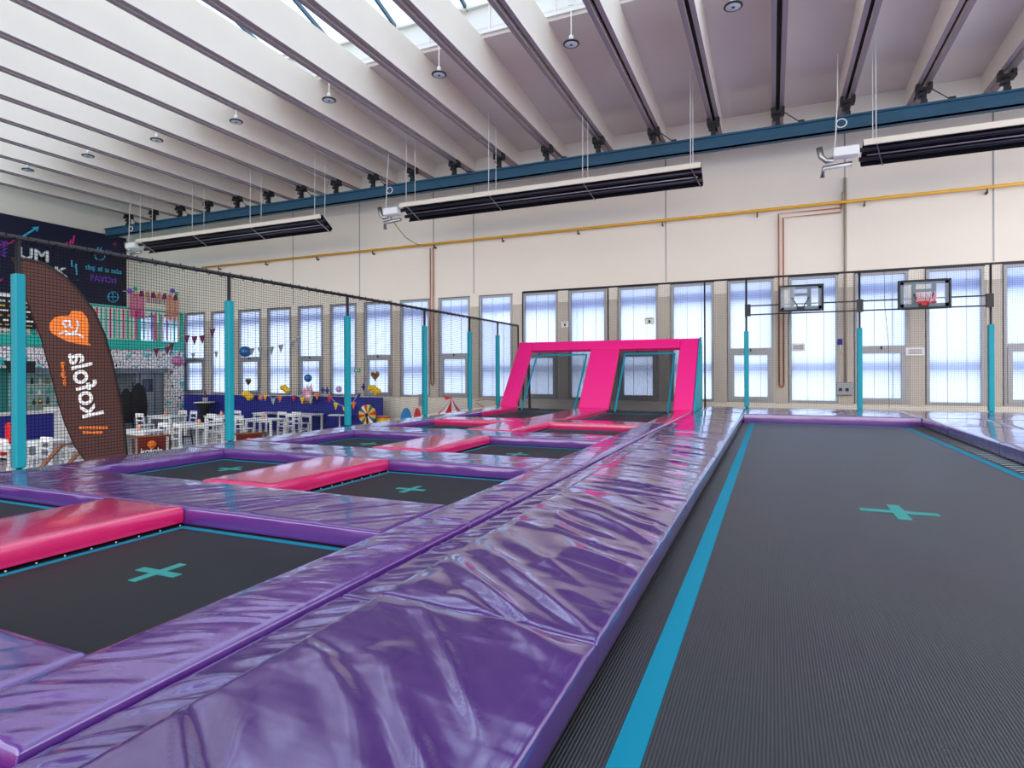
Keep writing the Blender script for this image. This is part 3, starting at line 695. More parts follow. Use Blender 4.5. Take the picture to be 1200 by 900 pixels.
netting('rear_netting', lambda u, v: Vector((-7.19 + u, 17.45, .0 + v)), 15.7, 3.48, .045, .0017, 'black square-mesh rear netting in front of the window wall', .0)

# basketball boards on a rail frame
t = thing('backboard_frame', (2, 17.3, 2.5), 'pair of black horizontal bars carrying the two basketball boards', 'bars')
zt_, zb_ = onY(1006, 353, 17.36).z, onY(1006, 364, 17.36).z
m = MB(); m.bar((-.64, 17.36, zt_), (4.75, 17.36, zt_), .035); P(m, 'bar', blackp, t)
m = MB(); m.bar((-.64, 17.36, zb_), (4.75, 17.36, zb_), .035); P(m, 'bar', blackp, t)
for x in (-.6, 2.03, 4.68): m = MB(); m.box((x - .07, 17.3, zb_ - .04), (x + .07, 17.4, zt_ + .04)); P(m, 'clamp_plate', blackp, t)
def board(pa, pb, label, hoop, film):
    Y = 17.2; a = onY(*pa, Y); b = onY(*pb, Y); x0, x1 = a.x, b.x; z1 = max(a.z, b.z); z0 = z1 - (x1 - x0) * .66
    t = thing('basketball_backboard', ((x0+x1)/2, Y, z0), label, 'basketball board')
    m = MB(); m.bbox((x0, Y, z0), (x1, Y + .03, z1), .01); 
    m = MB(); fw = .055
    m.bbox((x0, Y - .02, z0), (x0 + fw, Y + .04, z1), .015); m.bbox((x1 - fw, Y - .02, z0), (x1, Y + .04, z1), .015)
    m.bbox((x0 + fw, Y - .02, z1 - fw), (x1 - fw, Y + .04, z1), .015); m.bbox((x0 + fw, Y - .02, z0), (x1 - fw, Y + .04, z0 + fw), .015)
    P(m, 'rim_frame', blackp, t)
    m = MB(); m.box((x0 + fw, Y + .005, z0 + fw), (x1 - fw, Y + .012, z1 - fw)); P(m, 'clear_panel', acryl, t)
    gm = mat('slate_grey_bars', '#66757f', .5); W = x1 - x0; H = z1 - z0
    m = MB()
    for q in (.3, .68): m.box((x0 + W*q - .045, Y - .004, z0 + fw), (x0 + W*q + .045, Y + .004, z1 - fw))
    m.box((x0 + W*.3 + .045, Y - .004, z0 + H*.58), (x0 + W*.68 - .045, Y + .004, z0 + H*.68)); 
    for xx in (x0 + fw, x1 - fw - .04): m.box((xx - (.03 if xx > x0 + W/2 else 0), Y - .003, z0 + fw), (xx + (.04 if xx > x0 + W/2 else .07), Y + .003, z1 - fw))
    m.box((x0 + fw, Y - .003, z0 + fw), (x1 - fw, Y + .003, z0 + fw + .08)); m.box((x0 + fw, Y - .003, z1 - fw - .06), (x1 - fw, Y + .003, z1 - fw))
    P(m, 'target_lines', gm, t)
    cx = x0 + W * .49; m = MB()
    m.bar((cx - .2, Y - .02, z0 + H*.52), (cx - .06, Y - .03, z0 + H*.16), .026); m.bar((cx + .2, Y - .02, z0 + H*.52), (cx + .06, Y - .03, z0 + H*.16), .026)
    m.box((cx - .09, Y - .04, z0 + .05), (cx + .09, Y + .14, z0 + .13)); P(m, 'bracket', blackp, t)
    if hoop:
        R0 = .2; rz = z0 + .14; m = MB(); pts = [(cx + R0 * math.cos(q * .3), Y - .24 + R0 * math.sin(q * .3), rz) for q in range(22)]
        m.tube(pts, .012, 6, caps=False); m.box((cx - .06, Y - .06, rz - .05), (cx + .06, Y, rz + .03)); h = P(m, 'hoop', red, t)
        m = MB()
        for q in range(12):
            a0 = q * math.pi / 6; a1 = (q + .5) * math.pi / 6; a2 = (q - .5) * math.pi / 6
            for aa in (a1, a2):
                m.tube([(cx + R0 * math.cos(a0), Y - .24 + R0 * math.sin(a0), rz), (cx + .9*R0 * math.cos(aa), Y - .24 + .9*R0 * math.sin(aa), rz + .12), (cx + 1.02*R0 * math.cos(aa), Y - .24 + 1.02*R0 * math.sin(aa), rz + .2 + .05 * math.sin(q * 2.1))], .007, 4)
        P(m, 'hoop_net', mat('red_white_cord', '#d89aa2', .8), t)
    if film:
        m = MB(); nx_, nz_ = 9, 7
        V = [(x0 + .04 + (W*.38 - .05) * i / (nx_-1), Y - .03 - .03 * noise.noise(Vector((i * .9, j * .8, 4))), z0 + .1 + (H - .15) * j / (nz_-1)) for j in range(nz_) for i in range(nx_)]
        m.add(V, [(j*nx_+i, j*nx_+i+1, (j+1)*nx_+i+1, (j+1)*nx_+i) for j in range(nz_-1) for i in range(nx_-1)]); P(m, 'protective_film', filmm, t)
board((912.5, 335), (965.5, 332), 'left basketball board without a hoop, still wrapped in crumpled clear film', False, True)
board((1052, 329), (1115, 326), 'right basketball board with a red hoop and slate grey lines', True, False)

# ------------------------------------------------------------------ brown feather flag (seen from behind, so its print is mirrored)
DF = 9.0; RV = Vector((CT, ST, 0)); FV = Vector((-ST, CT, 0))
def fp(px, py, off=0): return FV * (DF - off) + RV * ((px - 600) / F * DF) + Vector((0, 0, CAMZ + (HY - py) / F * DF - .0035 * (px - 600) / F * DF))
t = thing('feather_flag', Vector((fp(149, 540).x, fp(149, 540).y, ZF)), 'tall brown feather flag with orange heart and white lettering behind the netting', 'flag')
out = [(15,303),(33,303.5),(54,309.5),(75,323),(93,341),(111,365),(123,392),(132,425),(141,470),(146,505),(149,540),(151,560),(112,560),(99,539),(87,522),(75,494),(67,467),(57,428),(48,395),(39,371),(31.5,350),(22,320)]
m = MB(); m.poly([fp(*p) for p in out], FV * .004); cloth = P(m, 'flag_cloth', brown, t)
m = MB(); m.tube([fp(*p, .005) for p in out[:12]], .02, 6); P(m, 'dark_hem', brownd, cloth)
m = MB(); m.tube([fp(*p, .0) for p in out[12:] + [out[0]]], .009, 5); P(m, 'dark_hem', brownd, cloth)
m = MB(); b = fp(151, 560, .0); m.tube([b, Vector((b.x, b.y, ZF + .02))], .016, 8); P(m, 'pole', blackp, t)
m = MB(); b = Vector((b.x, b.y, ZF)); m.tube([b + Vector((-.4, 0, .02)), b + Vector((.4, 0, .02))], .02, 6); m.tube([b + Vector((0, -.4, .02)), b + Vector((0, .4, .02))], .02, 6); P(m, 'foot', blackp, t)
hp = [(58,384),(58.7,378.7),(64,372),(72,370),(82,369.3),(84,364),(96,364),(102.7,372),(104.7,380),(104,401.3),(107.3,404.7),(92,402.7),(80,400),(69.3,394.7),(61.3,390)]
m = MB(); m.poly([fp(*p, .006) for p in hp], FV * .004); P(m, 'heart_emblem', orange, cloth)
m = MB()
for st in ([(75,377),(78,383),(83,381),(86,384)], [(76,376),(83,376),(84,380)], [(92,375),(93,381),(91,388),(85,390)], [(71,391),(78,388),(85,392),(92,391),(99,395)], [(78,392),(86,391)]):
    m.tube([fp(*p, .014) for p in st], .017, 5)
P(m, 'white_emblem_strokes', whiteprint, cloth)
s_ = DF / F
def ftext(s, px, py, dirx, diry, w, h, mt):   # px,py = start of text; advance direction in pixels; letters stand to the right of the advance (mirrored)
    L = math.hypot(dirx, diry); ax = RV * (dirx / L) + Vector((0, 0, -diry / L)); up = RV * (-diry / L) + Vector((0, 0, -dirx / L))
    text_part('lettering', s, mt, cloth, fp(px, py, .008), ax, up, w * s_, h * s_, .004)
ftext('kofola', 97, 490, -15, -66, 77, 26, whiteprint)
ftext('originál', 73.5, 452, -3, -28, 28, 6, orange)
for py, x0_, x1_ in ((501, 93, 126), (506.5, 97, 120)):       # two lines of small worn orange print
    x_ = x0_; m = MB()
    while x_ < x1_:
        L = random.uniform(1.5, 4.5); m.poly([fp(x_, py - 1.6, .008), fp(min(x_ + L, x1_), py - 1.6, .008), fp(min(x_ + L, x1_), py + 1.2, .008), fp(x_, py + 1.2, .008)], FV * .004); x_ += L + .8
    P(m, 'worn_print', orange, cloth)

# ------------------------------------------------------------------ dark board on the end wall
SX = XL + .02
t = thing('painted_board', (XL + .03, 12, 4.1), 'dark night-blue board with white block letters and neon doodles on the end wall', 'sign board')
m = MB(); m.box((XL + .005, 3.0, 4.13), (XL + .05, 18.7, 7.35)); P(m, 'board_panel', signm, t)
def sx(px, py): return onX(px, py, XL + .055)
def wtext(s, px, py, w_px, h_px, mt, slant=0):
    a = sx(px, py); b = sx(px + w_px, py); c = sx(px, py - h_px); text_part('lettering', s, mt, t, a, (0, 1, slant), (0, 0, 1), (b - a).length, (c - a).length, .01)
cy = mat('neon_cyan_paint', '#3ab6d8', .6); mg = mat('neon_pink_paint', '#d8287c', .6); vi = mat('violet_paint', '#7a40c0', .6)
wtext('UM', 22.5, 302.5, 34, 14, whiteprint); wtext('ROK', 31, 318.5, 48, 11.5, whiteprint)
wtext('daj si u nás', 100, 317, 42, 7.5, cy); wtext('FAVOri', 106, 329, 30, 8, vi)
def stroke(pts, mt, r=.035):
    m = MB(); m.tube([sx(*p) for p in pts], r, 5); P(m, 'doodle_stroke', mt, t)
stroke([(27, 277), (44, 266.5)], cy); stroke([(38, 267), (45, 266), (43, 271)], cy)
stroke([(75, 288), (79, 284), (81, 289), (83, 281), (85, 286), (87, 276)], mg); stroke([(0, 287), (12, 285), (20, 278), (24, 279), (25, 284)], mg)
stroke([(110, 299)] + [(117 + 6 * math.cos(a), 299 + 6 * math.sin(a)) for a in [3.1 - i * .55 for i in range(11)]], cy, .025)
stroke([(113, 294), (115, 290), (117, 294), (119, 290)], cy, .025)
stroke([(84, 305), (84, 312), (88, 312), (89, 309), (90, 322)], cy); stroke([(91, 327.5), (91.3, 328)], cy, .06)
stroke([(132.5 + 6 * math.cos(i * .45), 348 + 6 * math.sin(i * .45)) for i in range(15)], cy, .025); stroke([(128, 348), (137, 348)], cy, .02); stroke([(132, 343), (133, 353)], cy, .02)
stroke([(1, 283), (8, 283), (1, 287), (8, 287), (1, 291), (8, 291), (1, 295), (8, 295), (1, 299), (6, 300)], vi, .04)
stroke([(133, 286), (135.5, 284), (135.5, 287.5), (133, 286)], mg, .025); stroke([(0, 329), (3, 327)], mg, .04); stroke([(123, 293), (130, 294), (132, 299)], vi, .02)

# ------------------------------------------------------------------ mezzanine and bar in front of the end wall
MX = -23.6
t = thing('mezzanine', (MX - 2, 12, ZF), 'teal and white mezzanine with doodle-printed fascia and barred balustrade on the left', 'mezzanine')
def zz(py, px=150): return onX(px, py, MX).z
y1 = onX(215, 400, MX).y; y0 = 6.0
m = MB(); m.box((MX - 4.2, y0, zz(409)), (MX, y1, zz(398))); P(m, 'floor_edge', tealp, t)
m = MB(); m.box((MX - .15, y0, zz(432)), (MX + .03, y1, zz(410))); P(m, 'printed_fascia', doodlem, t)
ya = onX(203, 450, MX).y
m = MB(); m.box((MX - .6, ya, ZF), (MX + .02, y1, zz(432))); P(m, 'printed_column', doodlem, t)
m = MB(); m.box((MX - .12, y0, zz(362)), (MX, y1, zz(360))); m.box((MX - .1, y1 - .1, zz(398)), (MX, y1, zz(362))); m.box((MX - .08, y0, zz(377)), (MX - .04, y1, zz(376)))
yq = y1 - 2.0
while yq > y0: m.box((MX - .1, yq, zz(398)), (MX, yq + .08, zz(362))); yq -= 1.9
P(m, 'balustrade_frame', tealp, t)
cols = [tealp, whitemet, mg, whitemet, vi, tealp, whitemet, yel]
m = MB(); yq = y1 - .22; i = 0
while yq > y0:
    m.cur = (i * 5 + i // 3) % 8 if i > 9 else (1, 0, 1, 4, 1, 0, 2, 4, 1, 0)[i]; m.box((MX - .07, yq - .03, zz(397)), (MX - .04, yq + .02, zz(363))); yq -= .17; i += 1
P(m, 'baluster_row', cols, t)
m = MB(); m.box((MX - .35, y0, zz(437)), (MX - .3, y1 - .4, zz(432))); P(m, 'header_board', greyk, t)
for yy in (ya - 2.6, ya - 6.2):
    m = MB(); m.box((MX - .3, yy, ZF), (MX - .1, yy + .2, zz(432))); P(m, 'teal_post', mat('dark_teal_paint', '#0c6a66', .5), t)
m = MB(); m.box((MX - 4.2, y0, ZF), (MX - 4.1, 16.5, zz(432))); P(m, 'back_partition', mat('pale_blue_panel', '#6fa0cc', .6), t)
# grey kiosk with door under the mezzanine
ka, kb = onX(160, 440, MX - .8).y, onX(203, 440, MX - .8).y
t = thing('grey_kiosk', (MX - 1, (ka+kb)/2, ZF), 'blue-grey panelled kiosk with small dark windows under the mezzanine', 'kiosk')
ktop = onX(180, 432, MX - .8).z
m = MB(); m.bbox((MX - 2.6, ka, ZF), (MX - .8, kb, ktop), .02); P(m, 'kiosk_body', greyk, t)
for (pa, pb, pt_, pb_) in ((167, 179, 444, 459), (195, 203, 444, 456)):
    a, b = onX(pa, pt_, MX - .78), onX(pb, pb_, MX - .78); m = MB(); m.box((MX - .79, a.y, b.z), (MX - .76, b.y, a.z)); P(m, 'dark_window', mat('dark_blue_glass', '#2c3c54', .2), t)
m = MB()
for px in (163, 181, 193): a = onX(px, 450, MX - .8).y; m.box((MX - .79, a, ZF + .05), (MX - .775, a + .03, ktop - .1))
P(m, 'panel_joint', darkframe, t)
# dark coats on a rack
cp = onX(156, 470, MX + .3)
t = thing('coat_rack', (cp.x, cp.y, ZF), 'dark coats heaped on a stand beside the grey kiosk', 'coat rack')
m = MB(); m.tube([(cp.x, cp.y, ZF), (cp.x, cp.y, cp.z + .75)], .025, 6); m.lathe((cp.x, cp.y, ZF), [(.25, 0), (.24, .03), (.03, .05)], 14); P(m, 'stand', blackp, t)
for dy, dz, s in ((-.28, -.1, .9), (.22, .1, 1.1)):
    m = MB(); m.lathe((cp.x, cp.y + dy, cp.z - .75 + dz), [(.3*s, 0), (.34*s, .4), (.3*s, .9), (.2*s, 1.2), (.06, 1.35)], 12, sx=.5); P(m, 'coat', mat('black_cloth', '#141418', .9), t)
# bar on the far left: menu board, television, counter
t = thing('bar_counter', (MX, 10, ZF), 'bar counter with navy front and white top, at the left picture edge', 'bar counter')
za, zb2 = onX(60, 481, MX + .4).z, onX(60, 484, MX + .4).z; yb = onX(64, 490, MX + .4).y
m = MB(); m.box((MX - .3, 6, ZF), (MX + .35, yb, zb2)); P(m, 'counter_front', navy, t)
m = MB(); m.bbox((MX - .4, 5.9, zb2), (MX + .45, yb + .05, za), .01); P(m, 'counter_top', whitemet, t)
m = MB(); m.box((MX - .3, yb + .02, ZF), (MX + .3, yb + 1.2, za + .1)); P(m, 'white_end_panel', whitem, t)
t = thing('menu_board', (MX + .05, 11, 2.6), 'black menu board with white and yellow writing above the bar', 'menu board')
a, b = onX(0, 347, MX + .1), onX(42, 386, MX + .1); m = MB(); m.box((MX + .05, 7, b.z), (MX + .1, b.y, a.z)); P(m, 'board_panel', mat('chalkboard', '#1c1c20', .8), t)
m = MB(); m.box((MX + .06, 7, a.z), (MX + .13, b.y, a.z + .12)); P(m, 'top_light_strip', whitem, t)
m = MB()
for i in range(7):
    z = a.z - .14 - i * .16; m.cur = i % 2
    y = 9.0
    while y < b.y - .2:
        L = random.uniform(.08, .3); m.box((MX + .1, y, z - .03), (MX + .105, min(y + L, b.y - .05), z + .03)); y += L + random.uniform(.05, .14)
P(m, 'chalk_marks', [whiteprint, mat('gold_paint', '#c8a050', .6)], t)
t = thing('television', onX(25, 430, MX + .2), 'small dark television under the teal ledge, half behind the nearest post', 'television')
a, b = onX(6, 423, MX + .2), onX(43, 437, MX + .2); m = MB(); m.hexa([(MX + .25, a.y + .1, b.z), (MX + .25, b.y - .1, b.z), (MX + .3, b.y - .1, b.z), (MX + .3, a.y + .1, b.z), (MX + .1, a.y, a.z), (MX + .1, b.y, a.z), (MX + .15, b.y, a.z), (MX + .15, a.y, a.z)])
P(m, 'screen', blackp, t); m = MB(); m.tube([(MX + .12, (a.y+b.y)/2, a.z), (MX + .12, (a.y+b.y)/2, a.z + .35)], .03, 6); P(m, 'mount', blackp, t)
t = thing('back_shelf', (MX - 1.6, 9, ZF), 'pale back-bar shelves with jars and bottles behind the counter', 'shelf')
m = MB(); yy1 = onX(66, 450, MX - 1.6).y; m.box((MX - 1.7, 5, ZF), (MX - 1.6, yy1, zz(412))); P(m, 'shelf_back', mat('pale_aqua_wall', '#a9cfd0', .7), t)
m = MB()
for py in (474, 462, 450): z = onX(45, py, MX - 1.4).z; m.box((MX - 1.6, 5, z - .03), (MX - 1.3, yy1, z))
P(m, 'shelf_board', whitemet, t)
bcol = [gold, mat('dark_glass', '#26323a', .2), whitem, wood, tealp, red]
for i, py in enumerate((474, 462, 450)):
    z = onX(45, py, MX - 1.4).z; y = onX(30 if i == 0 else 28, py, MX - 1.4).y; n = 0
    while y < yy1 - .1:
        h = random.uniform(.14, .3); m = MB(); r = random.uniform(.035, .06)
        m.lathe((MX - 1.42, y, z), [(r, 0), (r, h*.6), (r*.4, h*.8), (r*.4, h)], 8)
        tag(m.build('bottle', random.choice(bcol)), 'small bottle or jar on the %s shelf behind the bar' % ('lower', 'middle', 'upper')[i], 'bottle', 'jars and bottles on the %s bar shelf' % ('lower', 'middle', 'upper')[i]); y += random.uniform(.2, .32); n += 1
# letter garland with fringe above the balustrade
t = thing('foil_garland', onX(180, 355, MX + .05), 'colourful foil garland with pink fringe and little balloons on the mezzanine', 'garland')
m = MB(); a, b = onX(152, 345, MX + .06), onX(210, 345, MX + .06); n = 46
pk = [mat('magenta_foil', '#c8287e', .4), mat('copper_foil', '#d88a70', .35, metal=.4), mat('silver_foil', '#d8d0cc', .3, metal=.5), mat('deep_plum_foil', '#7a2050', .4)]
for i in range(n):
    y = a.y + (b.y - a.y) * i / n; u = i / n; m.cur = 0 if u < .28 else (2 if u < .7 else 1)
    if .7 > u > .3 and i % 2: m.cur = 3
    z1 = zz(346, 180); m.box((MX + .05, y, z1 - (1.0 if u < .3 or u > .7 else .35)), (MX + .06, y + (b.y-a.y)/n*.6, z1))
P(m, 'fringe', pk, t)
for i in range(8):
    y = a.y + (b.y - a.y) * (.06 + .115 * i); L = (b.y - a.y) * .085; z = zz(350, 180); m = MB()
    if i == 0: m.tube([(MX + .1, y + L * (.5 + .42 * math.cos(q * .4 + .9)), z + .14 + .13 * math.sin(q * .4 + .9)) for q in range(12)], .03, 6)
    else:
        m.hexa([(MX + .08, y, z), (MX + .1, y, z), (MX + .1, y + L, z + .03), (MX + .08, y + L, z + .03), (MX + .08, y + .02, z + .24), (MX + .1, y + .02, z + .24), (MX + .1, y + L * .9, z + .27), (MX + .08, y + L * .9, z + .27)])
    P(m, 'foil_piece', gold if i == 0 else pk[3] if i % 2 else pk[1], t)
m = MB(); m.tube([(MX + .08, a.y - .3, zz(342, 150)), (MX + .08, b.y + .2, zz(342, 150))], .01, 5); P(m, 'string', whitemet, t)
for px, py, mt in ((152, 341, vi), (158, 338, tealp), (202, 341, vi), (207, 344, tealp)):
    p = onX(px, py, MX + .1); m = MB(); m.ball(p, .1 if mt is vi else .08, n=12); P(m, 'small_balloon', mt, t)

# ------------------------------------------------------------------ cafe area
px0, px1 = onY(215, 463, 18.3), onY(448.6, 466, 18.3)
t = thing('navy_partition', ((px0.x + px1.x)/2, 18.3, ZF), 'long navy blue partition panel below the windows behind the cafe tables', 'partition')
nseg = 5
for i in range(nseg):
    a = px0.x - .3 + (px1.x - px0.x + .3) * i / nseg; b = px0.x - .3 + (px1.x - px0.x + .3) * (i + 1) / nseg
    m = MB(); m.bbox((a + .005, 18.28, ZF), (b - .005, 18.34, .06), .01); P(m, 'panel', navy, t)

def chair_parts(root):
    """white wooden cafe chair, local, seat faces +y"""
    for sx_, y, h in ((-.19, .19, .44), (.19, .19, .44)):
        m = MB(); m.bar((sx_, y, 0), (sx_, y - .02, h), .035); m.build('leg', whitem, root)
    for sx_ in (-.19, .19):
        m = MB(); m.bar((sx_, -.24, 0), (sx_, -.19, .45), .035); m.bar((sx_, -.19, .45), (sx_, -.23, .86), .035); m.build('leg', whitem, root)
    m = MB(); m.bbox((-.22, -.21, .43), (.22, .22, .46), .01); m.build('seat', whitem, root)
    m = MB(); m.bbox((-.21, -.25, .74), (.21, -.215, .87), .01); m.box((-.2, -.225, .58), (.2, -.205, .63)); m.build('backrest', whitem, root)
    m = MB(); m.box((-.19, .17, .22), (.19, .19, .25)); m.box((-.2, -.2, .18), (-.18, .18, .2)); m.box((.18, -.2, .18), (.2, .18, .2)); m.build('stretcher', whitem, root)
chair0 = None
def chair(x, y, rz, label):
    global chair0
    if chair0 is None:
        chair0 = thing('cafe_chair', (x, y, ZF), label, 'chair', 'white cafe chairs', rz); chair_parts(chair0); return chair0
    c = copy_tree(chair0); c.location = (x, y, ZF); c.rotation_euler = (0, 0, rz); c['label'] = label; return c
table0 = None
def table(x, y, label, long=False):
    global table0
    t = thing('cafe_table', (x, y, ZF), label, 'table', 'white cafe tables')
    L = .62 if long else .38
    m = MB(); m.bbox((-L, -.36, .71), (L, .36, .745), .008); m.build('tabletop', whitem, t)
    for a in (-1, 1):
        for b in (-1, 1): m = MB(); m.box((a*(L-.07) - .03, b*.3 - .03, 0), (a*(L-.07) + .03, b*.3 + .03, .71)); m.build('leg', whitem, t)
    m = MB(); m.box((-L + .08, -.31, .64), (L - .08, -.29, .71)); m.box((-L + .08, .29, .64), (L - .08, .31, .71)); m.build('apron', whitem, t)
    # table card
    return t
TT = [((367, 484), 'rightmost cafe table by the navy partition', True), ((311, 490.5), 'cafe table next to the rightmost one, nearer', True), ((262, 487), 'cafe table behind the second teal post', True),
      ((196, 487), 'cafe table beside the grey kiosk', True), ((236, 497), 'cafe table beside the black stool', True), ((166, 504), 'cafe table beside the brown flag', True),
      ((52, 516), 'cafe table beside the nearest teal post', False), ((2, 524), 'cafe table at the left picture edge', False), ((318, 483), 'cafe table under the colourful bunting', False)]
cards = mat('pink_menu_card', '#e0a088', .6)
for i, ((px, py), lb, lg) in enumerate(TT):
    p = onZ(px, py, ZF + .74); p.y = min(p.y, 17.75); table(p.x, p.y, 'white ' + lb, lg)
    nm = lb; sh = lb
    dx = .3 if lg else 0
    for ci, (ox, oy, rz, sd) in enumerate(((-dx, -.62, 0, 'left near'), (dx + .05, -.6, .1, 'right near'), (-dx, .64, math.pi, 'left far'), (dx, .62, math.pi - .1, 'right far'))):
        if not lg and sd.startswith('right'): continue
        if ci in {1: (1, 2), 2: (0, 3), 3: (1,), 4: (0, 1), 5: (0, 1), 8: (0, 2)}.get(i, ()): continue
        if i in (0, 2, 3, 8) and sd.endswith('far') and p.y + oy > 18.0: continue
        chair(p.x + ox, p.y + oy, rz, 'white chair, %s seat of the %s' % (sd, sh))
    if i in (1, 3, 4, 5, 2):
        c = thing('menu_card', (p.x - .1, p.y, ZF + .746), 'small folded pink menu card standing on the %s' % nm, 'menu card', 'menu cards on the cafe tables')
        m = MB(); m.hexa([(-.05, -.04, 0), (.05, -.04, 0), (.05, .04, 0), (-.05, .04, 0), (-.05, -.01, .15), (.05, -.01, .15), (.05, .01, .15), (-.05, .01, .15)]); m.build('card', cards, c)
# black stool and high table with bottle
p = onZ(250, 470.5, ZF + 1.1); p.y = min(p.y, 17.75)
t = thing('high_table', (p.x, p.y, ZF), 'high party table under a tapered black stretch cover, left of the second teal post', 'table')
m = MB(); m.lathe((0, 0, 0), [(.34, 0), (.3, .05), (.16, .5), (.2, .8), (.38, 1.07)], 20); m.build('stretch_cover', mat('black_cloth', '#141418', .9), t)
m = MB(); m.lathe((0, 0, 1.07), [(.4, 0), (.41, .015), (.4, .03)], 24); m.build('tabletop', whitemet, t)
t = thing('bottle_bucket', (p.x + .05, p.y, ZF + 1.1), 'dark bottle and glass decoration standing on the black high table', 'bottle')
m = MB(); m.lathe((0, 0, 0), [(.09, 0), (.11, .12), (.1, .2)], 12); m.build('bucket', silverf, t); m = MB(); m.lathe((0, 0, .1), [(.05, 0), (.05, .2), (.02, .3), (.02, .38)], 10); m.build('bottle', mat('dark_red_glass', '#4a1020', .2), t)
p = onZ(213, 499, ZF + .62)
t = thing('bar_stool', (p.x, p.y, ZF), 'black metal stool among the white tables', 'stool')
m = MB(); m.bbox((-.2, -.2, .6), (.2, .2, .65), .01); m.build('seat', blackp, t)
for a in (-1, 1):
    for b in (-1, 1): m = MB(); m.bar((a*.22, b*.22, 0), (a*.17, b*.17, .6), .03); m.build('leg', blackp, t)
m = MB(); m.box((-.2, -.21, .25), (.2, -.19, .27)); m.box((-.2, .19, .25), (.2, .21, .27)); m.box((-.21, -.2, .25), (-.19, .2, .27)); m.box((.19, -.2, .25), (.21, .2, .27)); m.build('foot_ring', blackp, t)
# deck chairs with brown printed slings
def deckchair(px, py, rz, label, sling=True):
    p = onZ(px, py, ZF + 1.066)
    if rz is None: rz = math.atan2(-p.x, p.y)
    t = thing('deck_chair', (p.x, p.y, ZF), label, 'deck chair', 'wooden deck chairs', rz); t.scale = (1.12, 1.12, 1.12)
    for s in (-1, 1):
        m = MB(); m.bar((s*.28, .5, 0), (s*.28, -.42, .95), .035, .05); m.build('frame_rail', wood, t)
        m = MB(); m.bar((s*.25, -.45, 0), (s*.25, .45, .5), .035, .05); m.build('frame_rail', wood, t)
    for y, z in ((-.42, .95), (.45, .5), (-.42, .02)): m = MB(); m.tube([(-.28, y, z), (.28, y, z)], .018, 6); m.build('cross_rod', wood, t)
    if sling:
        pts = [(-.43, .95), (-.34, .72), (-.18, .48), (.05, .34), (.28, .38), (.45, .5)]; V = []
        for y, z in pts: V += [(-.22, y, z), (.22, y, z)]
        m = MB(); m.smooth = True; m.add(V, [(2*i, 2*i+1, 2*i+3, 2*i+2) for i in range(5)]); m.add([(x, y - .004, z - .006) for x, y, z in V], [(2*i, 2*i+2, 2*i+3, 2*i+1) for i in range(5)])
        sl_ = m.build('sling', mat('rust_brown_canvas', '#7a2a1c', .8), t)
        m = MB(); m.lathe((0, -.43, .8), [(.07, 0), (.07, .012)], 12, axis='y'); m.build('orange_badge', orange, sl_)
        m = MB(); m.lathe((0, -.405, .8), [(.07, 0), (.07, .02)], 12, axis='y'); m.build('orange_badge', orange, sl_)
        w = text_part('lettering', 'kofola', whiteprint, sl_, t.location + Vector((-.17, -.375, .64)), (1, 0, 0), (0, -.25, 1), .34, .1, .004)
deckchair(178, 508.5, None, 'deck chair with a rust-brown printed sling, right of the brown flag')
deckchair(292, 505.5, None, 'deck chair with a rust-brown sling, right of the second teal post')
deckchair(60, 519, 1.9, 'bare wooden deck chair frame left of the brown flag', False)
# red seat at far left
p = onZ(2, 503, ZF + .8); t = thing('red_armchair', (p.x, p.y, ZF), 'red padded seat at the left picture edge, beside the nearest teal post', 'armchair')
m = MB(); m.bbox((-.4, -.4, .1), (.4, .4, .45), .05); m.build('seat', red, t); m = MB(); m.bbox((-.4, .25, .45), (.4, .42, .95), .05); m.build('backrest', red, t)
m = MB(); m.box((-.38, -.38, 0), (.38, .38, .1)); m.build('base', blackp, t)
# coloured fan toy, stool, seats, tent at the end of the partition
p = onY(470-40, 480, 17.2)
p = onY(430, 486, 17.0)
t = thing('fan_toy', (p.x, p.y, ZF), 'round fan of red, yellow and blue segments in front of the navy partition', 'toy')
fr = .34; cz = p.z - ZF
cm = [red, yel, mat('petrol_blue_cloth', '#1f6a86', .7), yel, red, whitem, mat('petrol_blue_cloth', '#1f6a86', .7), yel]
for i in range(16):
    a0, a1 = i * math.pi / 8, (i + 1) * math.pi / 8; m = MB()
    m.poly([(0, 0, cz), (fr * math.cos(a0), 0, cz + fr * math.sin(a0)), (1.03 * fr * math.cos((a0+a1)/2), 0, cz + 1.03 * fr * math.sin((a0+a1)/2)), (fr * math.cos(a1), 0, cz + fr * math.sin(a1))], (0, .06, 0)); m.build('segment', cm[i % 8], t)
m = MB(); m.lathe((0, -.03, cz), [(.06, 0), (.06, .05)], 12, axis='y'); m.bar((0, .03, 0), (0, .03, cz), .06); m.box((-.25, -.15, 0), (.25, .25, .04)); m.build('stand', blackp, t)
p = onY(449, 489, 17.45)
t = thing('play_stool', (p.x, p.y, ZF), 'low stool with a coral top and yellow rim beside the coloured fan', 'stool')
h = p.z - ZF + .05; m = MB(); m.lathe((0, 0, h - .06), [(.24, 0), (.26, .03), (.24, .06)], 20); m.build('seat', mat('coral_cloth', '#e87a6a', .7), t)
m = MB(); m.lathe((0, 0, 0), [(.2, 0), (.24, h - .07)], 20); m.build('body', yel, t)
p = onZ(413, 484.5, ZF + .74); t = thing('cafe_table', (min(p.x, -13.4), min(p.y, 17.8), ZF), 'small round white table beside the third teal post', 'table')
m = MB(); m.lathe((0, 0, .72), [(.42, 0), (.43, .012), (.42, .025)], 24); m.build('tabletop', whitem, t); m = MB(); m.lathe((0, 0, 0), [(.25, 0), (.24, .02), (.03, .04), (.03, .72)], 16); m.build('pedestal', whitemet, t)
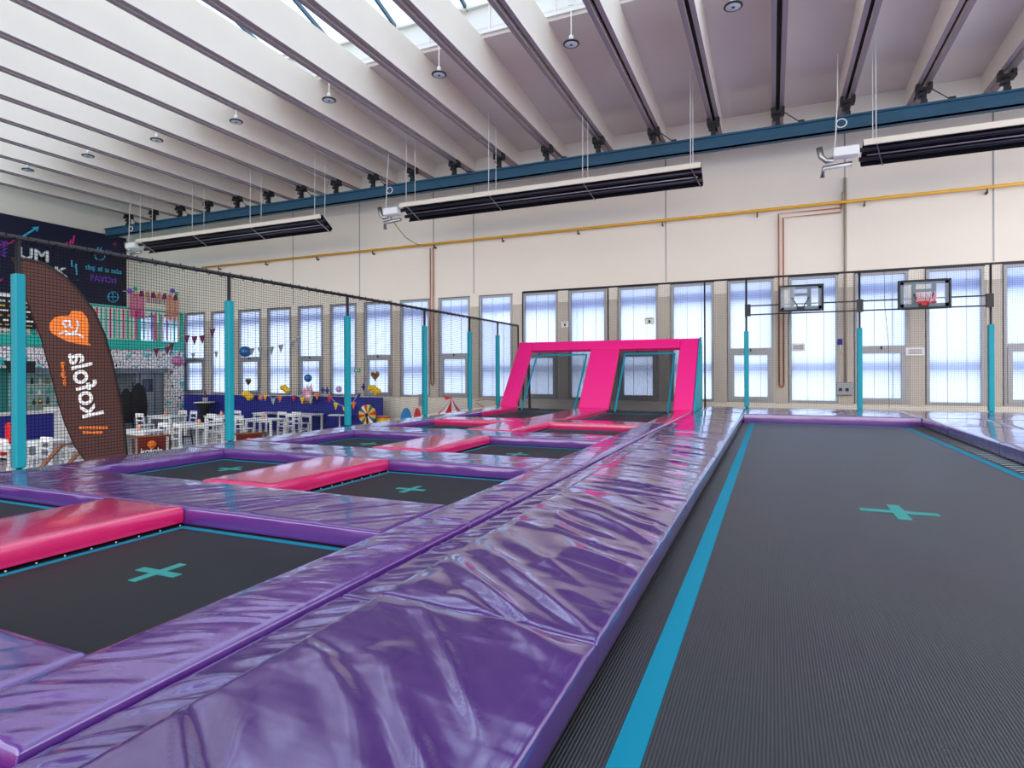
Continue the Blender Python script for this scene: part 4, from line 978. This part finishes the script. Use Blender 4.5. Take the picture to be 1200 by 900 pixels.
for px, mt, lb, w in ((475.3, blu, 'rounded blue shell seat left of the fourth teal post', .26), (488.5, red, 'rounded red shell seat beside the blue one', .165)):
    p = onY(px, 478, 17.6); zt2 = p.z + .0
    t = thing('shell_seat', (p.x, p.y, ZF), lb, 'seat'); top = p.z - ZF
    m = MB(); pts = [(-w, 0, .3)] + [(w * math.cos(math.pi - math.pi * i / 14), 0, .3 + (top - .3) * math.sin(math.pi * i / 14)) for i in range(15)]; m.poly(pts[1:], (0, .06, 0)); m.build('shell_back', mt, t)
    m = MB(); m.bbox((-w, -.45, .28), (w, .05, .36), .03); m.build('seat', mt, t)
    m = MB(); m.box((-w*.8, -.4, 0), (w*.8, 0, .28)); m.build('base', whitem, t)
p = onY(529, 478, 17.4)
t = thing('play_tent', (p.x, p.y, ZF), 'small red and white striped tent with swept peaks behind the netting', 'play tent')
H = onY(529, 467, 17.4).z - ZF; eav = H - .62
for i in range(12):
    a0, a1 = i * math.pi / 6, (i + 1) * math.pi / 6; m = MB(); m.smooth = True
    pr = [(.03, H), (.12, H - .16), (.3, H - .36), (.6, eav)]; V = []
    for r_, z_ in pr: V += [(r_ * math.cos(a0), r_ * math.sin(a0), z_), (r_ * math.cos(a1), r_ * math.sin(a1), z_)]
    V2 = [(x * .97, y * .97, z - .01) for x, y, z in V]
    m.add(V, [(2*k+1, 2*k, 2*k+2, 2*k+3) for k in range(3)]); m.add(V2, [(2*k, 2*k+1, 2*k+3, 2*k+2) for k in range(3)])
    m.build('roof_stripe', red if i % 2 else whitem, t)
m = MB(); m.lathe((0, 0, 0), [(.58, 0), (.58, eav)], 12); m.build('tent_wall', whitem, t)
m = MB(); m.poly([(.02, 0, H + .02), (-.35, 0, H + .12), (-.2, 0, H - .05)], (0, .01, 0)); m.tube([(0, 0, H - .1), (0, 0, H + .1)], .012, 5); m.build('pennant', red, t)

# balloons and hanging decorations near the windows
YD = 17.9
def hang(px, py, mt, kind, r, label, y=YD, sz=1):
    p = onY(px, py, y); t = thing(kind, p, label, 'balloon')
    m = MB()
    if kind == 'heart_balloon':
        out_ = []
        for i in range(28):
            a = 2 * math.pi * i / 28; out_.append((r * 1.05 * math.sin(a) ** 3, r * (13 * math.cos(a) - 5 * math.cos(2*a) - 2 * math.cos(3*a) - math.cos(4*a)) / 15))
        n = len(out_); V = [(x * .6, -r*.35, z * .6) for x, z in out_] + [(x, 0, z) for x, z in out_] + [(x * .6, r*.35, z * .6) for x, z in out_]
        m.smooth = True; m.add(V, [tuple(range(n))] + [(k*n+i, k*n+(i+1) % n, (k+1)*n+(i+1) % n, (k+1)*n+i) for k in range(2) for i in range(n)] + [tuple(reversed(range(2*n, 3*n)))])
    elif kind == 'cloud_balloon':
        for dx, dz, q in ((-.9, .35, .62), (.1, .0, .7), (.75, -.25, .6), (-.2, .5, .5), (.3, -.6, .45)): m.ball((dx * r, 0, dz * r), r * q, n=12)
    else: m.ball((0, 0, 0), r, sz=sz, n=20)
    m.build('balloon_skin', mt, t)
    m = MB(); m.tube([(0, 0, r * .9 * sz), (.01, 0, r + .3)], .004, 4); m.build('string', whitemet, t)
    return t
hang(287.5, 412, foilblue, 'round_balloon', .25, 'round metallic blue balloon hanging right of the second teal post', sz=.88)
hang(291, 447, gold, 'heart_balloon', .16, 'smaller gold heart balloon in front of the lower window pane'); hang(439.5, 440, gold, 'heart_balloon', .19, 'larger gold heart balloon right of the third teal post')
hang(290.5, 463.5, yel, 'cloud_balloon', .2, 'cluster of yellow balls below the smaller gold heart'); hang(334.5, 456, yel, 'cloud_balloon', .17, 'cluster of yellow balls right of the red ball')
hang(439, 457, yel, 'cloud_balloon', .19, 'cluster of yellow balls below the larger gold heart')
hang(361, 443, foilblue, 'round_balloon', .15, 'round blue balloon with a white figure above the pink castle balloon')
hang(305.5, 466, mat('salmon_paper', '#e87a74', .6), 'paper_ball', .1, 'small salmon ball beside the yellow ball cluster'); hang(397, 456, lilac, 'paper_ball', .12, 'small lilac balloon in a window, left of the third teal post')
hang(208.5, 423, mat('purple_pink_foil', '#b06a9a', .3), 'round_balloon', .24, 'purple and pink round lantern at the corner of the mezzanine', y=16.9, sz=.85)
hang(338, 462, blu, 'paper_ball', .07, 'small blue ball under the yellow cluster')
p = onY(360, 462, YD); t = thing('castle_balloon', p, 'pale pink castle-shaped foil balloon with spikes above the navy partition', 'balloon')
m = MB(); m.smooth = True; m.lathe((0, 0, -.2), [(.12, -.08), (.24, 0), (.25, .15), (.2, .28), (.13, .36)], 16, sy=.5); m.build('balloon_body', foilpink, t)
m = MB()
for dx, h in ((-.15, .3), (0, .4), (.13, .33), (.2, .42)): m.lathe((dx, 0, 0), [(.06, 0), (.05, h * .5), (.005, h)], 8)
m.build('spikes', foilpink, t); m = MB(); m.box((-.15, -.1, -.34), (.2, .1, -.27)); m.build('stand', wood, t)
for px, py, lb in ((378, 457, 'left one of two navy paper stars near the lilac balloon'), (383, 457.5, 'right one of two navy paper stars near the lilac balloon'), (425.5, 453.5, 'navy paper star right of the third teal post')):
    p = onY(px, py, YD); t = thing('paper_star', p, lb, 'decoration'); m = MB()
    m.poly([((.14 if i % 2 == 0 else .06) * math.sin(i * math.pi / 4) * .8, 0, (.14 if i % 2 == 0 else .06) * math.cos(i * math.pi / 4)) for i in range(8)], (0, .03, 0)); m.build('star', navy, t)
p = onY(418.5, 434, YW - .05); t = thing('exit_sign', p, 'small green and white emergency exit sign on the wall pier', 'sign')
m = MB(); m.box((-.13, 0, -.07), (.13, .04, .07)); m.build('plate', greenm, t)
m = MB(); m.box((.02, -.004, -.02), (.1, 0, .02)); m.poly([(-.1, -.004, 0), (-.03, -.004, .045), (-.03, -.004, -.045)], (0, .004, 0)); m.build('arrow', whiteprint, t)
def bunting(pts, mts, Y, s, label, name='bunting'):
    P3 = [onY(a, b, Y) for a, b in pts]; t = thing(name, P3[0], label, 'bunting')
    m = MB(); m.tube([p - P3[0] for p in P3], .008, 4); m.build('string', whitemet, t)
    for i, (p, mt) in enumerate(zip(P3, mts)):
        if mt is None: continue
        q = p - P3[0]; a = random.uniform(-.25, .25); dx = s * .5 * math.cos(a)
        m = MB(); m.poly([q + Vector((-dx, 0, 0)), q + Vector((dx, s * .2 * math.sin(a), 0)), q + Vector((s * .25 * math.sin(a), 0, -s * 1.1))], (0, .008, 0)); m.build('pennant', mt, t)
grey = mat('pale_green_cloth', '#9ab8a0', .7)
bunting([(311, 462), (320, 467), (328, 464), (344, 463), (354, 465.5), (364, 466), (371, 461)], [yel, grey, orange, red, yel, grey, orange], 17.7, .24, 'colourful bunting sagging in front of the left part of the navy partition')
bunting([(371, 461), (386, 464), (393.5, 472), (404, 477), (414, 471), (420, 461)], [None, red, yel, yel, orange, navy], 17.6, .24, 'colourful bunting hanging round the third teal post')
bunting([(137, 417), (150, 412), (183, 408), (196, 406), (201, 402), (213, 393)], [maroon, maroon, maroon, maroon, maroon, None], 16.6, .34, 'plum bunting along the mezzanine fascia')
bunting([(213, 393), (219, 392.5), (227.5, 394), (236.5, 393), (248.5, 385), (255, 382)], [None, maroon, maroon, maroon, maroon, None], 17.2, .34, 'plum bunting across the first visible window')
bunting([(218, 414), (226, 414), (240, 413), (253.5, 412), (256, 410)], [None, silverf, None, silverf, None], YD, .24, 'silver-grey bunting left of the second teal post')
bunting([(295, 408), (305, 407), (318, 406.5), (329, 404), (343, 399), (349.5, 395), (352, 393)], [silverf, silverf, silverf, silverf, silverf, silverf, None], YD, .3, 'silver-grey bunting rising right of the blue balloon')

# small loose items by the wall
t = thing('dangling_cord', onY(1037, 340, 17.5), 'thin dark cord dangling down the window beside the right basketball board', 'cord')
m = MB(); o_ = t.location; m.tube([onY(1036, 318, 17.5) - o_, onY(1037, 360, 17.5) - o_, onY(1041, 400, 17.5) - o_, onY(1042, 479, 17.5) - o_], .006, 4); m.build('cord', darkframe, t)
t = thing('red_hose', onY(560, 470, YW - .1), 'thin red hose loosely slung along the wall beside the ramp', 'hose')
m = MB(); o_ = t.location; m.tube([onY(557, 470, YW - .1) - o_, onY(566, 468, YW - .1) - o_, onY(582, 469, YW - .1) - o_], .012, 5); m.tube([onY(558, 472, YW - .1) - o_, onY(572, 481, YW - .1) - o_], .012, 5); m.build('hose', mat('dull_red_hose', '#b05a50', .6), t)

# ------------------------------------------------------------------ world, sun, camera
w = bpy.data.worlds.new('sky'); SC.world = w; w.use_nodes = True; nt = w.node_tree
bg = nt.nodes['Background']
tc = nt.nodes.new('ShaderNodeTexCoord')
def dotn(v):
    d = nt.nodes.new('ShaderNodeVectorMath'); d.operation = 'DOT_PRODUCT'; d.inputs[1].default_value = Vector(v).normalized(); nt.links.new(tc.outputs['Generated'], d.inputs[0])
    r = nt.nodes.new('ShaderNodeMapRange'); r.inputs['From Min'].default_value = -.1; r.inputs['From Max'].default_value = 1; nt.links.new(d.outputs['Value'], r.inputs['Value']); r.interpolation_type = 'SMOOTHSTEP'
    return r
r = dotn((.55, -.75, .35))
mx = nt.nodes.new('ShaderNodeMix'); mx.data_type = 'RGBA'
SKYB = (1.08, 1.18, 1.38); SKYS = (3.0, 2.8, 2.6)
mx.inputs['A'].default_value = SKYB + (1,); mx.inputs['B'].default_value = SKYS + (1,)
nt.links.new(r.outputs[0], mx.inputs['Factor']); sep = nt.nodes.new('ShaderNodeSeparateXYZ'); nt.links.new(tc.outputs['Generated'], sep.inputs[0])
ze = nt.nodes.new('ShaderNodeMapRange'); ze.inputs['From Min'].default_value = .25; ze.inputs['From Max'].default_value = .65; ze.interpolation_type = 'SMOOTHSTEP'; nt.links.new(sep.outputs['Z'], ze.inputs['Value'])
mz = nt.nodes.new('ShaderNodeMix'); mz.data_type = 'RGBA'; mz.inputs['B'].default_value = (2.0, 2.3, 2.75, 1)
nt.links.new(ze.outputs[0], mz.inputs['Factor']); nt.links.new(mx.outputs['Result'], mz.inputs['A']); nt.links.new(mz.outputs['Result'], bg.inputs['Color'])
bg.inputs['Strength'].default_value = 1.0

cam = bpy.data.cameras.new('camera'); co = bpy.data.objects.new('camera', cam); COL.objects.link(co)
cam.sensor_width = 36; cam.sensor_fit = 'HORIZONTAL'; cam.lens = F / 1200 * 36; cam.shift_y = -(450 - HY) / 1200; cam.clip_start = .02; cam.clip_end = 500
fwd = Vector((-ST, CT, 0)); rt = Vector((CT, ST, 0)); up = Vector((0, 0, 1))
# image roll: level lines on the left sit slightly lower
a = ROLL; r2 = rt * math.cos(a) + up * math.sin(a); u2 = -rt * math.sin(a) + up * math.cos(a)
co.matrix_world = Matrix(((r2.x, u2.x, -fwd.x, 0), (r2.y, u2.y, -fwd.y, 0), (r2.z, u2.z, -fwd.z, CAMZ), (0, 0, 0, 1)))
SC.camera = co
SC.view_settings.view_transform = 'Standard'; SC.view_settings.look = 'None'; SC.view_settings.gamma = 1; SC.view_settings.exposure = .42
SC.view_settings.use_curve_mapping = False
